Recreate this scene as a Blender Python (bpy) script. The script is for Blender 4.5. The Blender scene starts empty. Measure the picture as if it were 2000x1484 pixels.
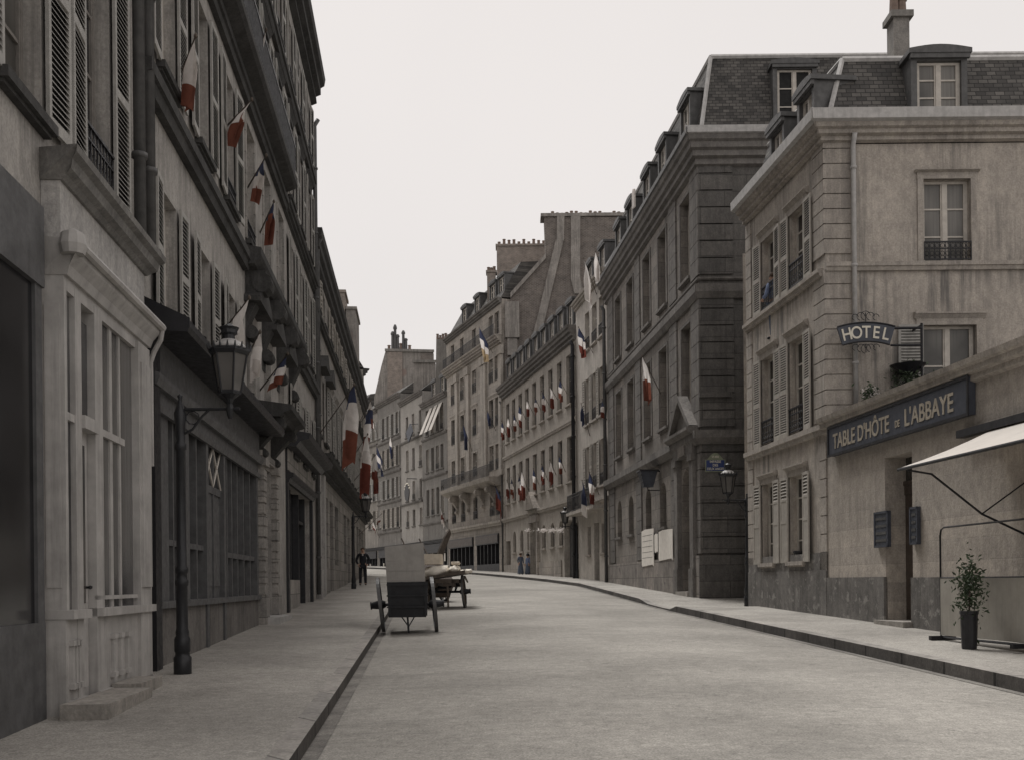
import bpy, math, random
from mathutils import Vector, Matrix
R = math.radians
random.seed(7)
SC = bpy.context.scene
COL = SC.collection

# ---------------------------------------------------------------- camera
FPX, HX, HY, ROLL = 2050.0, 1000.0, 1138.0, 0.010
CAM_H = 1.5
cam_d = bpy.data.cameras.new('street_camera')
cam = bpy.data.objects.new('street_camera', cam_d)
COL.objects.link(cam)
cam_d.sensor_width = 36.0
cam_d.lens = 36.0 * FPX / 2000.0
cam_d.shift_y = (HY - 742.0) / 2000.0
cam_d.clip_end = 2000
c_, s_ = math.cos(ROLL), math.sin(ROLL)
cam.matrix_world = Matrix(((c_, s_, 0, 0), (0, 0, -1, 0), (-s_, c_, 0, CAM_H), (0, 0, 0, 1)))
SC.camera = cam

# ---------------------------------------------------------------- light
SC.view_settings.view_transform = 'Standard'
SC.view_settings.look = 'None'
SC.view_settings.gamma = 1.0
SC.view_settings.exposure = 0.25
SUN_EL, SUN_AZ = 64.0, -30.0          # azimuth from +Y (ahead), minus = left
w = bpy.data.worlds.new('World'); SC.world = w; w.use_nodes = True
nt = w.node_tree; nt.nodes.clear()
out = nt.nodes.new('ShaderNodeOutputWorld')
sky = nt.nodes.new('ShaderNodeTexSky'); sky.sky_type = 'NISHITA'; sky.sun_disc = False
sky.sun_elevation = R(SUN_EL); sky.sun_rotation = R(SUN_AZ)
b1 = nt.nodes.new('ShaderNodeBackground'); b1.inputs[1].default_value = 0.10
nt.links.new(sky.outputs[0], b1.inputs[0])
b2 = nt.nodes.new('ShaderNodeBackground'); b2.inputs[1].default_value = 1.0
tc = nt.nodes.new('ShaderNodeTexCoord')
nz = nt.nodes.new('ShaderNodeTexNoise'); nz.inputs['Scale'].default_value = 1.6; nz.inputs['Detail'].default_value = 4
nt.links.new(tc.outputs['Generated'], nz.inputs['Vector'])
rp = nt.nodes.new('ShaderNodeValToRGB')
rp.color_ramp.elements[0].position = 0.35; rp.color_ramp.elements[0].color = (0.690, 0.650, 0.622, 1)
rp.color_ramp.elements[1].position = 0.70; rp.color_ramp.elements[1].color = (0.745, 0.70, 0.668, 1)
nt.links.new(nz.outputs['Fac'], rp.inputs['Fac']); nt.links.new(rp.outputs[0], b2.inputs[0])
mx = nt.nodes.new('ShaderNodeMixShader'); mx.inputs[0].default_value = 0.93
nt.links.new(b1.outputs[0], mx.inputs[1]); nt.links.new(b2.outputs[0], mx.inputs[2])
nt.links.new(mx.outputs[0], out.inputs[0])
sd = bpy.data.lights.new('sun', 'SUN'); sd.energy = 2.5; sd.angle = R(22); sd.color = (1.0, 0.98, 0.95)
sun = bpy.data.objects.new('sun', sd); COL.objects.link(sun)
sv = Vector((math.sin(R(SUN_AZ)) * math.cos(R(SUN_EL)), math.cos(R(SUN_AZ)) * math.cos(R(SUN_EL)), math.sin(R(SUN_EL))))
sun.rotation_euler = sv.to_track_quat('Z', 'Y').to_euler()

# ---------------------------------------------------------------- geometry helpers
def gz(Y):                                 # road surface: the street climbs gently away
    return 0.026 * Y + 0.006 * max(0.0, Y - 30.0)
PAV = 0.12
def ray(px, py):
    x, y = px - HX, py - HY
    return (x - ROLL * y) / FPX, -(y + ROLL * x) / FPX      # per metre of depth
def ghit(px, py, h=PAV):
    a, b = ray(px, py)
    lo, hi = 1.0, 300.0
    for _ in range(60):
        m = (lo + hi) / 2
        if CAM_H + b * m > gz(m) + h: lo = m
        else: hi = m
    return Vector((a * lo, lo, gz(lo) + h))

class MB:
    def __init__(s): s.v, s.f, s.m = [], [], []
    def add(s, vs, fs, mi=0):
        n = len(s.v); s.v += [tuple(p) for p in vs]
        for f in fs: s.f.append([n + i for i in f]); s.m.append(mi)
    def box(s, x0, x1, y0, y1, z0, z1, mi=0):
        s.add([(x0,y0,z0),(x1,y0,z0),(x1,y1,z0),(x0,y1,z0),(x0,y0,z1),(x1,y0,z1),(x1,y1,z1),(x0,y1,z1)],
              [(3,2,1,0),(4,5,6,7),(0,1,5,4),(1,2,6,5),(2,3,7,6),(3,0,4,7)], mi)
    def quad(s, a, b, c, d, mi=0): s.add([a,b,c,d], [(0,1,2,3)], mi)
    def prof(s, pts, x0, x1, mi=0, dx0=None, dx1=None):       # (y,z) profile run along x; dx = mitre per point
        n = len(pts)
        d0 = dx0 or [0]*n; d1 = dx1 or [0]*n
        vs = [(x0+d0[i], p[0], p[1]) for i, p in enumerate(pts)] + [(x1+d1[i], p[0], p[1]) for i, p in enumerate(pts)]
        fs = [(i, (i+1) % n, n+(i+1) % n, n+i) for i in range(n)] + [tuple(range(n-1,-1,-1)), tuple(range(n, 2*n))]
        s.add(vs, fs, mi)
    def slab(s, pts, y0, y1, mi=0):                            # (x,z) outline given depth along y
        n = len(pts)
        vs = [(p[0], y0, p[1]) for p in pts] + [(p[0], y1, p[1]) for p in pts]
        fs = [(i, n+i, n+(i+1) % n, (i+1) % n) for i in range(n)] + [tuple(range(n)), tuple(range(2*n-1, n-1, -1))]
        s.add(vs, fs, mi)
    def tube(s, pts, r, n=8, mi=0):
        pts = [Vector(p) for p in pts]
        rs = r if isinstance(r, (list, tuple)) else [r]*len(pts)
        base = len(s.v)
        up = None
        for i, p in enumerate(pts):
            t = (pts[min(i+1, len(pts)-1)] - pts[max(i-1, 0)]).normalized()
            if up is None or abs(up.dot(t)) > .99:
                up = Vector((0,0,1)) if abs(t.z) < .9 else Vector((1,0,0))
            a = t.cross(up).normalized(); b = t.cross(a).normalized()
            for k in range(n):
                g = 2*math.pi*k/n
                s.v.append(tuple(p + a*math.cos(g)*rs[i] + b*math.sin(g)*rs[i]))
        for i in range(len(pts)-1):
            for k in range(n):
                s.f.append([base+i*n+k, base+i*n+(k+1) % n, base+(i+1)*n+(k+1) % n, base+(i+1)*n+k]); s.m.append(mi)
        s.f.append([base+k for k in range(n)][::-1]); s.m.append(mi)
        s.f.append([base+(len(pts)-1)*n+k for k in range(n)]); s.m.append(mi)
    def lathe(s, pr, n=12, c=(0,0,0), mi=0, ph=0):
        base = len(s.v)
        for r, z in pr:
            for k in range(n):
                g = 2*math.pi*k/n + ph
                s.v.append((c[0]+r*math.cos(g), c[1]+r*math.sin(g), c[2]+z))
        for i in range(len(pr)-1):
            for k in range(n):
                s.f.append([base+i*n+k, base+i*n+(k+1) % n, base+(i+1)*n+(k+1) % n, base+(i+1)*n+k]); s.m.append(mi)
        s.f.append([base+k for k in range(n)][::-1]); s.m.append(mi)
        s.f.append([base+(len(pr)-1)*n+k for k in range(n)]); s.m.append(mi)
    def mesh(s, name, mats, smooth=False):
        me = bpy.data.meshes.new(name); me.from_pydata(s.v, [], s.f)
        for m in mats: me.materials.append(m)
        for p, mi in zip(me.polygons, s.m):
            p.material_index = mi; p.use_smooth = smooth
        me.update(); return me

WM = {}
def put(name, me, M=None, parent=None, **props):
    o = bpy.data.objects.new(name, me); COL.objects.link(o)
    M = M or Matrix.Identity(4)
    if parent is not None:
        o.parent = parent; o.matrix_basis = WM[parent.name].inverted() @ M
    else: o.matrix_basis = M
    WM[o.name] = M
    for k, v in props.items(): o[k] = v
    return o
def mk(name, mb, mats, M=None, parent=None, smooth=False, **props):
    if not isinstance(mats, (list, tuple)): mats = [mats]
    return put(name, mb.mesh(name, mats, smooth), M, parent, **props)
def thing(name, label, cat, M, group=None):
    o = put(name, None, M); o['label'] = label; o['category'] = cat
    if group: o['group'] = group
    return o
def T(x, y, z): return Matrix.Translation((x, y, z))
def RZ(a): return Matrix.Rotation(a, 4, 'Z')

# ---------------------------------------------------------------- materials
def base_nodes(name):
    m = bpy.data.materials.new(name); m.use_nodes = True
    n = m.node_tree; b = n.nodes['Principled BSDF']
    return m, n, b
def N(n, t, **k):
    o = n.nodes.new(t)
    for a, v in k.items(): setattr(o, a, v)
    return o
def mixc(n, fac, c1, c2, bt='MIX'):
    x = N(n, 'ShaderNodeMix', data_type='RGBA', blend_type=bt)
    for sock, v in ((x.inputs['Factor'], fac), (x.inputs['A'], c1), (x.inputs['B'], c2)):
        if isinstance(v, (int, float)): sock.default_value = v
        elif isinstance(v, tuple): sock.default_value = v
        else: n.links.new(v, sock)
    return x.outputs['Result']
def noise(n, vec, scale, det=4, rough=.6):
    t = N(n, 'ShaderNodeTexNoise'); t.inputs['Scale'].default_value = scale; t.inputs['Detail'].default_value = det
    t.inputs['Roughness'].default_value = rough
    n.links.new(vec, t.inputs['Vector']); return t.outputs['Fac']
def ramp(n, fac, p0, p1, c0=(0,0,0,1), c1=(1,1,1,1)):
    r = N(n, 'ShaderNodeValToRGB'); r.color_ramp.elements[0].position = p0; r.color_ramp.elements[1].position = p1
    r.color_ramp.elements[0].color = c0; r.color_ramp.elements[1].color = c1
    n.links.new(fac, r.inputs['Fac']); return r.outputs[0]
def vscale(n, vec, s):
    m = N(n, 'ShaderNodeMapping'); m.inputs['Scale'].default_value = s; n.links.new(vec, m.inputs['Vector']); return m.outputs[0]
def c4(c): return (c[0], c[1], c[2], 1)
def neu(c, k=.62):
    l = .3*c[0]+.55*c[1]+.15*c[2]
    return (l+(c[0]-l)*k, l+(c[1]-l)*k, l+(c[2]-l)*k)
def mul(c, k): return (c[0]*k, c[1]*k, c[2]*k)

def stone(name, col, var=.25, streak=.45, streak_col=None, rough=.92, joints=None, jdark=.5, patch=None, grime=.35, bump=.25, pal=None):
    col = neu(col); patch = (neu(patch[0]),)+patch[1:] if patch else None
    streak_col = neu(streak_col) if streak_col else None
    m, n, b = base_nodes(name)
    tcn = N(n, 'ShaderNodeTexCoord'); v = tcn.outputs['Object']
    col_d, col_l = mul(col, 1-var), mul(col, 1+var)
    base = ramp(n, noise(n, v, 1.3, 8, .72), .36, .66, c4(col_d), c4(col_l))
    fine = noise(n, v, 28, 3, .7)
    base = mixc(n, .5, base, ramp(n, fine, .32, .70, (.6,.6,.6,1), (1.3,1.3,1.3,1)), 'MULTIPLY')
    mid = noise(n, vscale(n, v, (1, 1, .6)), 6.5, 8, .78)
    base = mixc(n, .75, base, ramp(n, mid, .38, .62, (.72,.72,.73,1), (1.18,1.17,1.15,1)), 'MULTIPLY')
    if joints:
        sep = N(n, 'ShaderNodeSeparateXYZ'); n.links.new(v, sep.inputs[0])
        ad = N(n, 'ShaderNodeMath', operation='ADD'); n.links.new(sep.outputs[0], ad.inputs[0]); n.links.new(sep.outputs[1], ad.inputs[1])
        cb = N(n, 'ShaderNodeCombineXYZ'); n.links.new(ad.outputs[0], cb.inputs[0]); n.links.new(sep.outputs[2], cb.inputs[1])
        br = N(n, 'ShaderNodeTexBrick')
        br.inputs['Scale'].default_value = 1.0
        br.inputs['Brick Width'].default_value = joints[0]; br.inputs['Row Height'].default_value = joints[1]
        br.inputs['Mortar Size'].default_value = joints[2]; br.inputs['Mortar Smooth'].default_value = .3
        br.inputs['Color1'].default_value = (.82,.82,.82,1); br.inputs['Color2'].default_value = (1.12,1.1,1.08,1)
        br.inputs['Mortar'].default_value = (jdark, jdark, jdark, 1)
        n.links.new(cb.outputs[0], br.inputs['Vector'])
        base = mixc(n, 1.0, base, br.outputs['Color'], 'MULTIPLY')
        jf = br.outputs['Fac']
    # rain streaks: noise stretched down the wall
    sc = streak_col or mul(col, .42)
    st = noise(n, vscale(n, v, (5.5, 5.5, .28)), 1.0, 5, .7)
    big = noise(n, v, .45, 4, .6)
    fac = N(n, 'ShaderNodeMath', operation='MULTIPLY')
    n.links.new(ramp(n, st, .44, .60), fac.inputs[0]); n.links.new(ramp(n, big, .38, .58), fac.inputs[1])
    f2 = N(n, 'ShaderNodeMath', operation='MULTIPLY'); n.links.new(fac.outputs[0], f2.inputs[0]); f2.inputs[1].default_value = streak
    base = mixc(n, f2.outputs[0], base, c4(sc))
    g = N(n, 'ShaderNodeMath', operation='MULTIPLY'); n.links.new(ramp(n, noise(n, v, 2.6, 8, .75), .5, .64), g.inputs[0]); g.inputs[1].default_value = grime
    base = mixc(n, g.outputs[0], base, c4(mul(col, .55)))
    if patch:
        pf = ramp(n, noise(n, v, patch[1], 6, .65), patch[2], patch[2]+.06)
        base = mixc(n, pf, base, c4(patch[0]))
    n.links.new(base, b.inputs['Base Color'])
    b.inputs['Roughness'].default_value = rough
    b.inputs['Specular IOR Level'].default_value = .2
    bp = N(n, 'ShaderNodeBump'); bp.inputs['Strength'].default_value = bump; bp.inputs['Distance'].default_value = .03
    hh = noise(n, v, 14, 6, .7)
    if joints:
        mm = N(n, 'ShaderNodeMath', operation='SUBTRACT'); n.links.new(hh, mm.inputs[0]); n.links.new(jf, mm.inputs[1]); hh = mm.outputs[0]
    n.links.new(hh, bp.inputs['Height']); n.links.new(bp.outputs[0], b.inputs['Normal'])
    return m
def paint(name, col, rough=.55, var=.2, scale=6, dirt=.3, metal=0, streak=True, spec=.35):
    m, n, b = base_nodes(name)
    tcn = N(n, 'ShaderNodeTexCoord'); v = tcn.outputs['Object']
    base = ramp(n, noise(n, v, scale, 5, .65), .3, .7, c4(mul(col, 1-var)), c4(mul(col, 1+var)))
    if streak:
        st = ramp(n, noise(n, vscale(n, v, (9, 9, .6)), 1.0, 5, .7), .5, .75)
        f = N(n, 'ShaderNodeMath', operation='MULTIPLY'); n.links.new(st, f.inputs[0]); f.inputs[1].default_value = dirt
        base = mixc(n, f.outputs[0], base, c4(mul(col, .45)))
    n.links.new(base, b.inputs['Base Color'])
    rr = ramp(n, noise(n, v, 11, 4), .3, .7, c4((rough*.8,)*3), c4((min(1, rough*1.25),)*3))
    n.links.new(rr, b.inputs['Roughness']); b.inputs['Metallic'].default_value = metal
    b.inputs['Specular IOR Level'].default_value = spec
    bp = N(n, 'ShaderNodeBump'); bp.inputs['Strength'].default_value = .15; bp.inputs['Distance'].default_value = .01
    n.links.new(noise(n, v, 30, 4), bp.inputs['Height']); n.links.new(bp.outputs[0], b.inputs['Normal'])
    return m
def brickm(name, c1, c2, mort, bw=.22, bh=.07, ms=.012, slate=False, rough=.9):
    c1, c2, mort = neu(c1), neu(c2), neu(mort)
    m, n, b = base_nodes(name)
    tcn = N(n, 'ShaderNodeTexCoord'); v = tcn.outputs['Object']
    sep = N(n, 'ShaderNodeSeparateXYZ'); n.links.new(v, sep.inputs[0])
    ad = N(n, 'ShaderNodeMath', operation='ADD'); n.links.new(sep.outputs[0], ad.inputs[0])
    if slate: ad.inputs[1].default_value = 0
    else: n.links.new(sep.outputs[1], ad.inputs[1])
    cb = N(n, 'ShaderNodeCombineXYZ'); n.links.new(ad.outputs[0], cb.inputs[0]); n.links.new(sep.outputs[2], cb.inputs[1])
    br = N(n, 'ShaderNodeTexBrick'); br.inputs['Scale'].default_value = 1
    br.inputs['Brick Width'].default_value = bw; br.inputs['Row Height'].default_value = bh; br.inputs['Mortar Size'].default_value = ms
    br.inputs['Color1'].default_value = c4(c1); br.inputs['Color2'].default_value = c4(c2); br.inputs['Mortar'].default_value = c4(mort)
    n.links.new(cb.outputs[0], br.inputs['Vector'])
    base = mixc(n, .75, br.outputs['Color'], ramp(n, noise(n, v, 1.7, 7, .7), .28, .75, (.5,.5,.5,1), (1.5,1.45,1.4,1)), 'MULTIPLY')
    wh = ramp(n, noise(n, v, 5.5, 6, .75), .6, .74)
    f = N(n, 'ShaderNodeMath', operation='MULTIPLY'); n.links.new(wh, f.inputs[0]); f.inputs[1].default_value = .4
    base = mixc(n, f.outputs[0], base, c4(mul(mort, 1.15)))
    n.links.new(base, b.inputs['Base Color']); b.inputs['Roughness'].default_value = rough
    b.inputs['Specular IOR Level'].default_value = .25
    bp = N(n, 'ShaderNodeBump'); bp.inputs['Strength'].default_value = .5; bp.inputs['Distance'].default_value = .02
    iv = N(n, 'ShaderNodeMath', operation='SUBTRACT'); iv.inputs[0].default_value = 1; n.links.new(br.outputs['Fac'], iv.inputs[1])
    n.links.new(iv.outputs[0], bp.inputs['Height']); n.links.new(bp.outputs[0], b.inputs['Normal'])
    return m
def glassm(name, col, rough=.12, vary=.5, curtain=None):
    m, n, b = base_nodes(name)
    tcn = N(n, 'ShaderNodeTexCoord'); v = tcn.outputs['Object']
    oi = N(n, 'ShaderNodeObjectInfo')
    add = N(n, 'ShaderNodeVectorMath', operation='ADD'); n.links.new(v, add.inputs[0])
    sc = N(n, 'ShaderNodeVectorMath', operation='SCALE'); sc.inputs['Scale'].default_value = 37.0
    cbx = N(n, 'ShaderNodeCombineXYZ'); n.links.new(oi.outputs['Random'], cbx.inputs[0]); n.links.new(oi.outputs['Random'], cbx.inputs[1])
    n.links.new(cbx.outputs[0], sc.inputs[0]); n.links.new(sc.outputs[0], add.inputs[1])
    vv = add.outputs[0]
    base = ramp(n, noise(n, vv, 1.4, 3), .3, .7, c4(mul(col, 1-vary)), c4(mul(col, 1+vary)))
    if curtain:
        fold = noise(n, vscale(n, vv, (16, 1, .4)), 1.0, 3)
        cc = ramp(n, fold, .3, .7, c4(mul(curtain, .6)), c4(curtain))
        base = mixc(n, ramp(n, noise(n, vscale(n, vv, (.9, 1, .5)), 1.0, 1), .42, .56), base, cc)
    n.links.new(base, b.inputs['Base Color']); b.inputs['Roughness'].default_value = rough
    b.inputs['Specular IOR Level'].default_value = .5
    bp = N(n, 'ShaderNodeBump'); bp.inputs['Strength'].default_value = .06; bp.inputs['Distance'].default_value = .05
    n.links.new(noise(n, vv, 1.1, 2), bp.inputs['Height']); n.links.new(bp.outputs[0], b.inputs['Normal'])
    return m

M_ = {}
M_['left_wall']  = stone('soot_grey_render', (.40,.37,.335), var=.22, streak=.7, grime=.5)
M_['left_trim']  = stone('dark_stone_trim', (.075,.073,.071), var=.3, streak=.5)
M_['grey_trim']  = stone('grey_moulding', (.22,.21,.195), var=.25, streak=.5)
M_['left_pale']  = stone('grey_stone_left', (.36,.335,.305), var=.2, streak=.6, joints=(1.1,.42,.012), jdark=.45)
M_['white_shop'] = paint('worn_white_paint', (.40,.385,.37), rough=.65, var=.2, dirt=.6, scale=3)
M_['white_wall'] = stone('pale_plaster', (.44,.42,.40), var=.12, streak=.45, grime=.25)
M_['dark_shop']  = paint('black_brown_paint', (.028,.028,.031), rough=.5, var=.3, dirt=.4)
M_['mid_shop']   = paint('grey_brown_paint', (.10,.10,.102), rough=.55, var=.25, dirt=.4)
M_['black_iron'] = paint('black_iron', (.014,.014,.017), rough=.45, var=.3, dirt=.2, spec=.4)
M_['green_iron'] = paint('lamp_iron', (.016,.017,.02), rough=.42, var=.3, dirt=.2, spec=.45)
M_['hotel']      = stone('hotel_render', (.47,.405,.335), var=.14, streak=1.0, streak_col=(.17,.155,.14), grime=.55)
M_['hotel_ext']  = stone('hotel_low_wall', (.46,.40,.335), var=.14, streak=.35, joints=(60,.36,.006), jdark=.86, grime=.25, bump=.35)
M_['hotel_base'] = stone('peeling_plinth', (.20,.185,.17), var=.3, streak=.6, patch=((.265,.247,.222), 5.0, .57), grime=.7)
M_['hotel_trim'] = stone('hotel_trim', (.42,.365,.305), var=.15, streak=.5, streak_col=(.15,.13,.12))
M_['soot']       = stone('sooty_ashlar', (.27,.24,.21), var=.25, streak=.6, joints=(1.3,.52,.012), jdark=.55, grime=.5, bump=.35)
M_['ashlar_side']  = stone('dark_side_ashlar', (.155,.145,.135), var=.22, streak=.45, joints=(1.5,.5,.013), jdark=.55, grime=.5, bump=.4)  # ashlar of the side wall, a darker tone than the street front
M_['soot_trim']  = stone('sooty_trim', (.20,.182,.165), var=.3, streak=.5)
M_['soot_pale']  = stone('worn_pale_base', (.30,.265,.235), var=.3, streak=.6, joints=(1.3,.55,.016), jdark=.5, patch=((.15,.13,.12), 1.8, .6))
M_['cream']      = stone('cream_stone', (.45,.395,.33), var=.13, streak=.55, grime=.35)
M_['cream2']     = stone('pale_render', (.52,.465,.40), var=.13, streak=.5, grime=.3)
M_['ornate']     = stone('grey_beige_stone', (.42,.37,.315), var=.16, streak=.6, joints=(1.1,.4,.012), jdark=.6, grime=.45)
M_['far1']       = stone('far_render_warm', (.33,.30,.26), var=.14, streak=.5, grime=.4)
M_['far2']       = stone('far_render_grey', (.27,.25,.225), var=.16, streak=.6, grime=.45)
M_['far3']       = stone('far_render_pale', (.40,.37,.33), var=.12, streak=.4, grime=.35)
M_['gable']      = brickm('gable_brick', (.12,.09,.075), (.19,.15,.125), (.24,.22,.2), .24, .085, .016)
M_['stackb']     = brickm('stack_brick', (.25,.19,.155), (.32,.25,.205), (.32,.285,.25), .24, .085, .014)
M_['plaster']    = stone('blotched_plaster', (.34,.305,.27), var=.25, streak=.8, grime=.6, patch=((.28,.19,.155), .55, .62))
M_['slate']      = brickm('slates', (.05,.048,.047), (.13,.122,.112), (.03,.029,.028), .21, .105, .010, slate=True, rough=.7)
M_['zinc']       = paint('weathered_zinc', (.095,.094,.094), rough=.5, var=.25, metal=.2, dirt=.5)
M_['lead']       = paint('pale_flashing', (.42,.41,.40), rough=.55, var=.2, dirt=.4)
M_['frame']      = paint('window_paint', (.50,.465,.42), rough=.6, var=.15, dirt=.3)
M_['frame_dk']   = paint('dull_window_paint', (.20,.185,.17), rough=.6, var=.2, dirt=.4)
M_['shutter']    = paint('shutter_grey', (.36,.335,.30), rough=.65, var=.15, dirt=.4)
M_['shutter_dk'] = paint('shutter_dusty', (.33,.32,.30), rough=.65, var=.2, dirt=.45)
M_['glass']      = glassm('old_window_glass', (.014,.014,.016), curtain=(.085,.08,.072))
M_['glass_dk']   = glassm('dark_shop_glass', (.018,.018,.02), rough=.16)
M_['glass_lt']   = glassm('grey_reflection_glass', (.05,.05,.052), rough=.2, vary=.5, curtain=(.16,.155,.15))  # mid-grey reflections painted into the glass colour
M_['curtain']    = glassm('curtained_glass', (.06,.057,.052), rough=.3, vary=.3, curtain=(.19,.18,.165))
M_['door_wood']  = paint('brown_door', (.075,.058,.048), rough=.5, var=.3, dirt=.4)
M_['interior']   = paint('dark_opening', (.02,.02,.02), rough=.9, streak=False)
M_['wood']       = paint('cart_wood', (.085,.068,.055), rough=.75, var=.35, dirt=.5)
M_['wood_lt']    = paint('grey_boards', (.30,.285,.265), rough=.8, var=.12, dirt=.25, scale=4)
M_['cart_blk']   = paint('cart_black', (.012,.013,.016), rough=.5, var=.3, dirt=.3)
M_['sacks']      = paint('white_bales', (.74,.69,.61), rough=.9, var=.12, dirt=.2)
M_['canvas_grey'] = paint('grey_canvas', (.33,.31,.275), rough=.9, var=.12, dirt=.3, scale=3)
M_['pale_wood']  = paint('pale_timber', (.60,.53,.44), rough=.8, var=.15, dirt=.2)
M_['blue']  = paint('flag_blue', (.05,.058,.10), rough=.9, var=.2, streak=False)
M_['white'] = paint('flag_white', (.80,.76,.73), rough=.9, var=.08, streak=False)
M_['red']   = paint('flag_red', (.165,.05,.038), rough=.9, var=.2, streak=False)
M_['redf']  = paint('flag_red_faded', (.19,.07,.048), rough=.9, var=.2, streak=False)
M_['ochre'] = paint('flag_ochre', (.42,.32,.2), rough=.9, var=.2, streak=False)
M_['whitef'] = paint('flag_white_faded', (.64,.60,.57), rough=.9, var=.15, streak=False)
M_['awning']= paint('white_canvas', (.74,.70,.655), rough=.9, var=.05, dirt=.12, scale=2)
M_['sign']  = paint('sign_slate_blue', (.062,.068,.085), rough=.5, var=.2, dirt=.3)
M_['plate'] = paint('enamel_blue', (.03,.05,.16), rough=.3, var=.15, streak=False)
M_['plateg']= paint('enamel_green', (.22,.24,.17), rough=.35, var=.2, streak=False)
M_['gold']  = paint('sign_lettering', (.36,.32,.26), rough=.5, var=.2, streak=False)
M_['ivory'] = paint('ivory_lettering', (.66,.62,.53), rough=.5, var=.1, streak=False)
M_['poster']= paint('poster_paper', (.76,.72,.66), rough=.9, var=.1, dirt=.25)
M_['skin']  = paint('skin', (.42,.27,.20), rough=.6, var=.1, streak=False)
M_['suit']  = paint('dark_suit', (.018,.019,.024), rough=.9, var=.25, streak=False)
M_['bluecl']= paint('blue_cloth', (.16,.20,.31), rough=.9, var=.2, streak=False)
M_['greycl']= paint('blue_grey_cloth', (.10,.12,.16), rough=.9, var=.25, streak=False)
M_['hair']  = paint('brown_hair', (.06,.035,.022), rough=.7, var=.3, streak=False)
M_['pot']   = paint('clay_pot', (.2,.15,.125), rough=.8, var=.25)
M_['leaf']  = paint('leaves', (.045,.065,.035), rough=.6, var=.4, streak=False)
M_['lampg'] = glassm('lamp_glass', (.11,.105,.10), rough=.1, vary=.3)

for k in ('blue','white','red','redf','ochre','awning','whitef'):
    n_ = M_[k].node_tree; bs = n_.nodes['Principled BSDF']; o_ = n_.nodes['Material Output']
    tl_ = n_.nodes.new('ShaderNodeBsdfTranslucent'); ms_ = n_.nodes.new('ShaderNodeMixShader'); ms_.inputs[0].default_value = .35 if k == 'awning' else .5
    n_.links.new(bs.inputs['Base Color'].links[0].from_socket, tl_.inputs[0])
    n_.links.new(bs.outputs[0], ms_.inputs[1]); n_.links.new(tl_.outputs[0], ms_.inputs[2]); n_.links.new(ms_.outputs[0], o_.inputs[0])
def groundm(name, col, col2, sc=.35, fine=55, bump=.4, tracks=True):
    col, col2 = neu(col), neu(col2)
    m, n, b = base_nodes(name)
    tcn = N(n, 'ShaderNodeTexCoord'); v = tcn.outputs['Object']
    big = noise(n, v, sc, 6, .62)
    base = ramp(n, big, .38, .62, c4(col2), c4(col))
    f1 = noise(n, v, fine, 3, .8)
    base = mixc(n, .85, base, ramp(n, f1, .32, .70, (.5,.49,.48,1), (1.4,1.38,1.35,1)), 'MULTIPLY')
    md = noise(n, v, 9, 5, .75)
    base = mixc(n, .6, base, ramp(n, md, .36, .66, (.72,.71,.70,1), (1.22,1.21,1.19,1)), 'MULTIPLY')
    if tracks:                               # dung and dust drawn out along the wheel tracks
        st = noise(n, vscale(n, v, (.55, 2.4, 1)), 1.0, 7, .78)
        f = N(n, 'ShaderNodeMath', operation='MULTIPLY'); n.links.new(ramp(n, st, .53, .66), f.inputs[0]); f.inputs[1].default_value = .42
        base = mixc(n, f.outputs[0], base, c4(mul(col2, .6)))
        br = N(n, 'ShaderNodeTexBrick'); br.inputs['Scale'].default_value = 1.0
        br.inputs['Brick Width'].default_value = .24; br.inputs['Row Height'].default_value = .13; br.inputs['Mortar Size'].default_value = .009; br.inputs['Mortar Smooth'].default_value = .6
        br.inputs['Color1'].default_value = (.90,.90,.90,1); br.inputs['Color2'].default_value = (1.08,1.07,1.06,1); br.inputs['Mortar'].default_value = (.66,.65,.64,1)
        wob = N(n, 'ShaderNodeVectorMath', operation='ADD'); nn = N(n, 'ShaderNodeTexNoise'); nn.inputs['Scale'].default_value = 1.2; n.links.new(v, nn.inputs['Vector'])
        sc_ = N(n, 'ShaderNodeVectorMath', operation='SCALE'); sc_.inputs['Scale'].default_value = .10; n.links.new(nn.outputs['Color'], sc_.inputs[0])
        n.links.new(v, wob.inputs[0]); n.links.new(sc_.outputs[0], wob.inputs[1]); n.links.new(wob.outputs[0], br.inputs['Vector'])
        base = mixc(n, ramp(n, noise(n, v, .8, 4), .35, .7, (.25,.25,.25,1), (.8,.8,.8,1)), base, br.outputs['Color'], 'MULTIPLY') if 0 else mixc(n, .22, base, br.outputs['Color'], 'MULTIPLY')
        sp = noise(n, v, 3.1, 6, .8)
        f = N(n, 'ShaderNodeMath', operation='MULTIPLY'); n.links.new(ramp(n, sp, .61, .66), f.inputs[0]); f.inputs[1].default_value = .6
        base = mixc(n, f.outputs[0], base, c4(mul(col2, .45)))
    n.links.new(base, b.inputs['Base Color']); b.inputs['Roughness'].default_value = .95
    b.inputs['Specular IOR Level'].default_value = .15
    bp = N(n, 'ShaderNodeBump'); bp.inputs['Strength'].default_value = bump; bp.inputs['Distance'].default_value = .02
    n.links.new(noise(n, v, 26, 6, .75), bp.inputs['Height']); n.links.new(bp.outputs[0], b.inputs['Normal'])
    return m
M_['road'] = groundm('dusty_macadam', (.37,.352,.318), (.27,.257,.232))
M_['pave'] = groundm('asphalt_pavement', (.40,.38,.345), (.29,.275,.25), sc=.5, tracks=False, bump=.25)
M_['earth'] = groundm('bare_ground', (.30,.28,.25), (.24,.22,.2), tracks=False)
M_['kerb_face'] = stone('dark_kerb_face', (.11,.10,.092), var=.35, streak=.2, joints=(1.1,3,.03), jdark=.4, grime=.6)  # upright face, a darker tone than the kerb top
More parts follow.
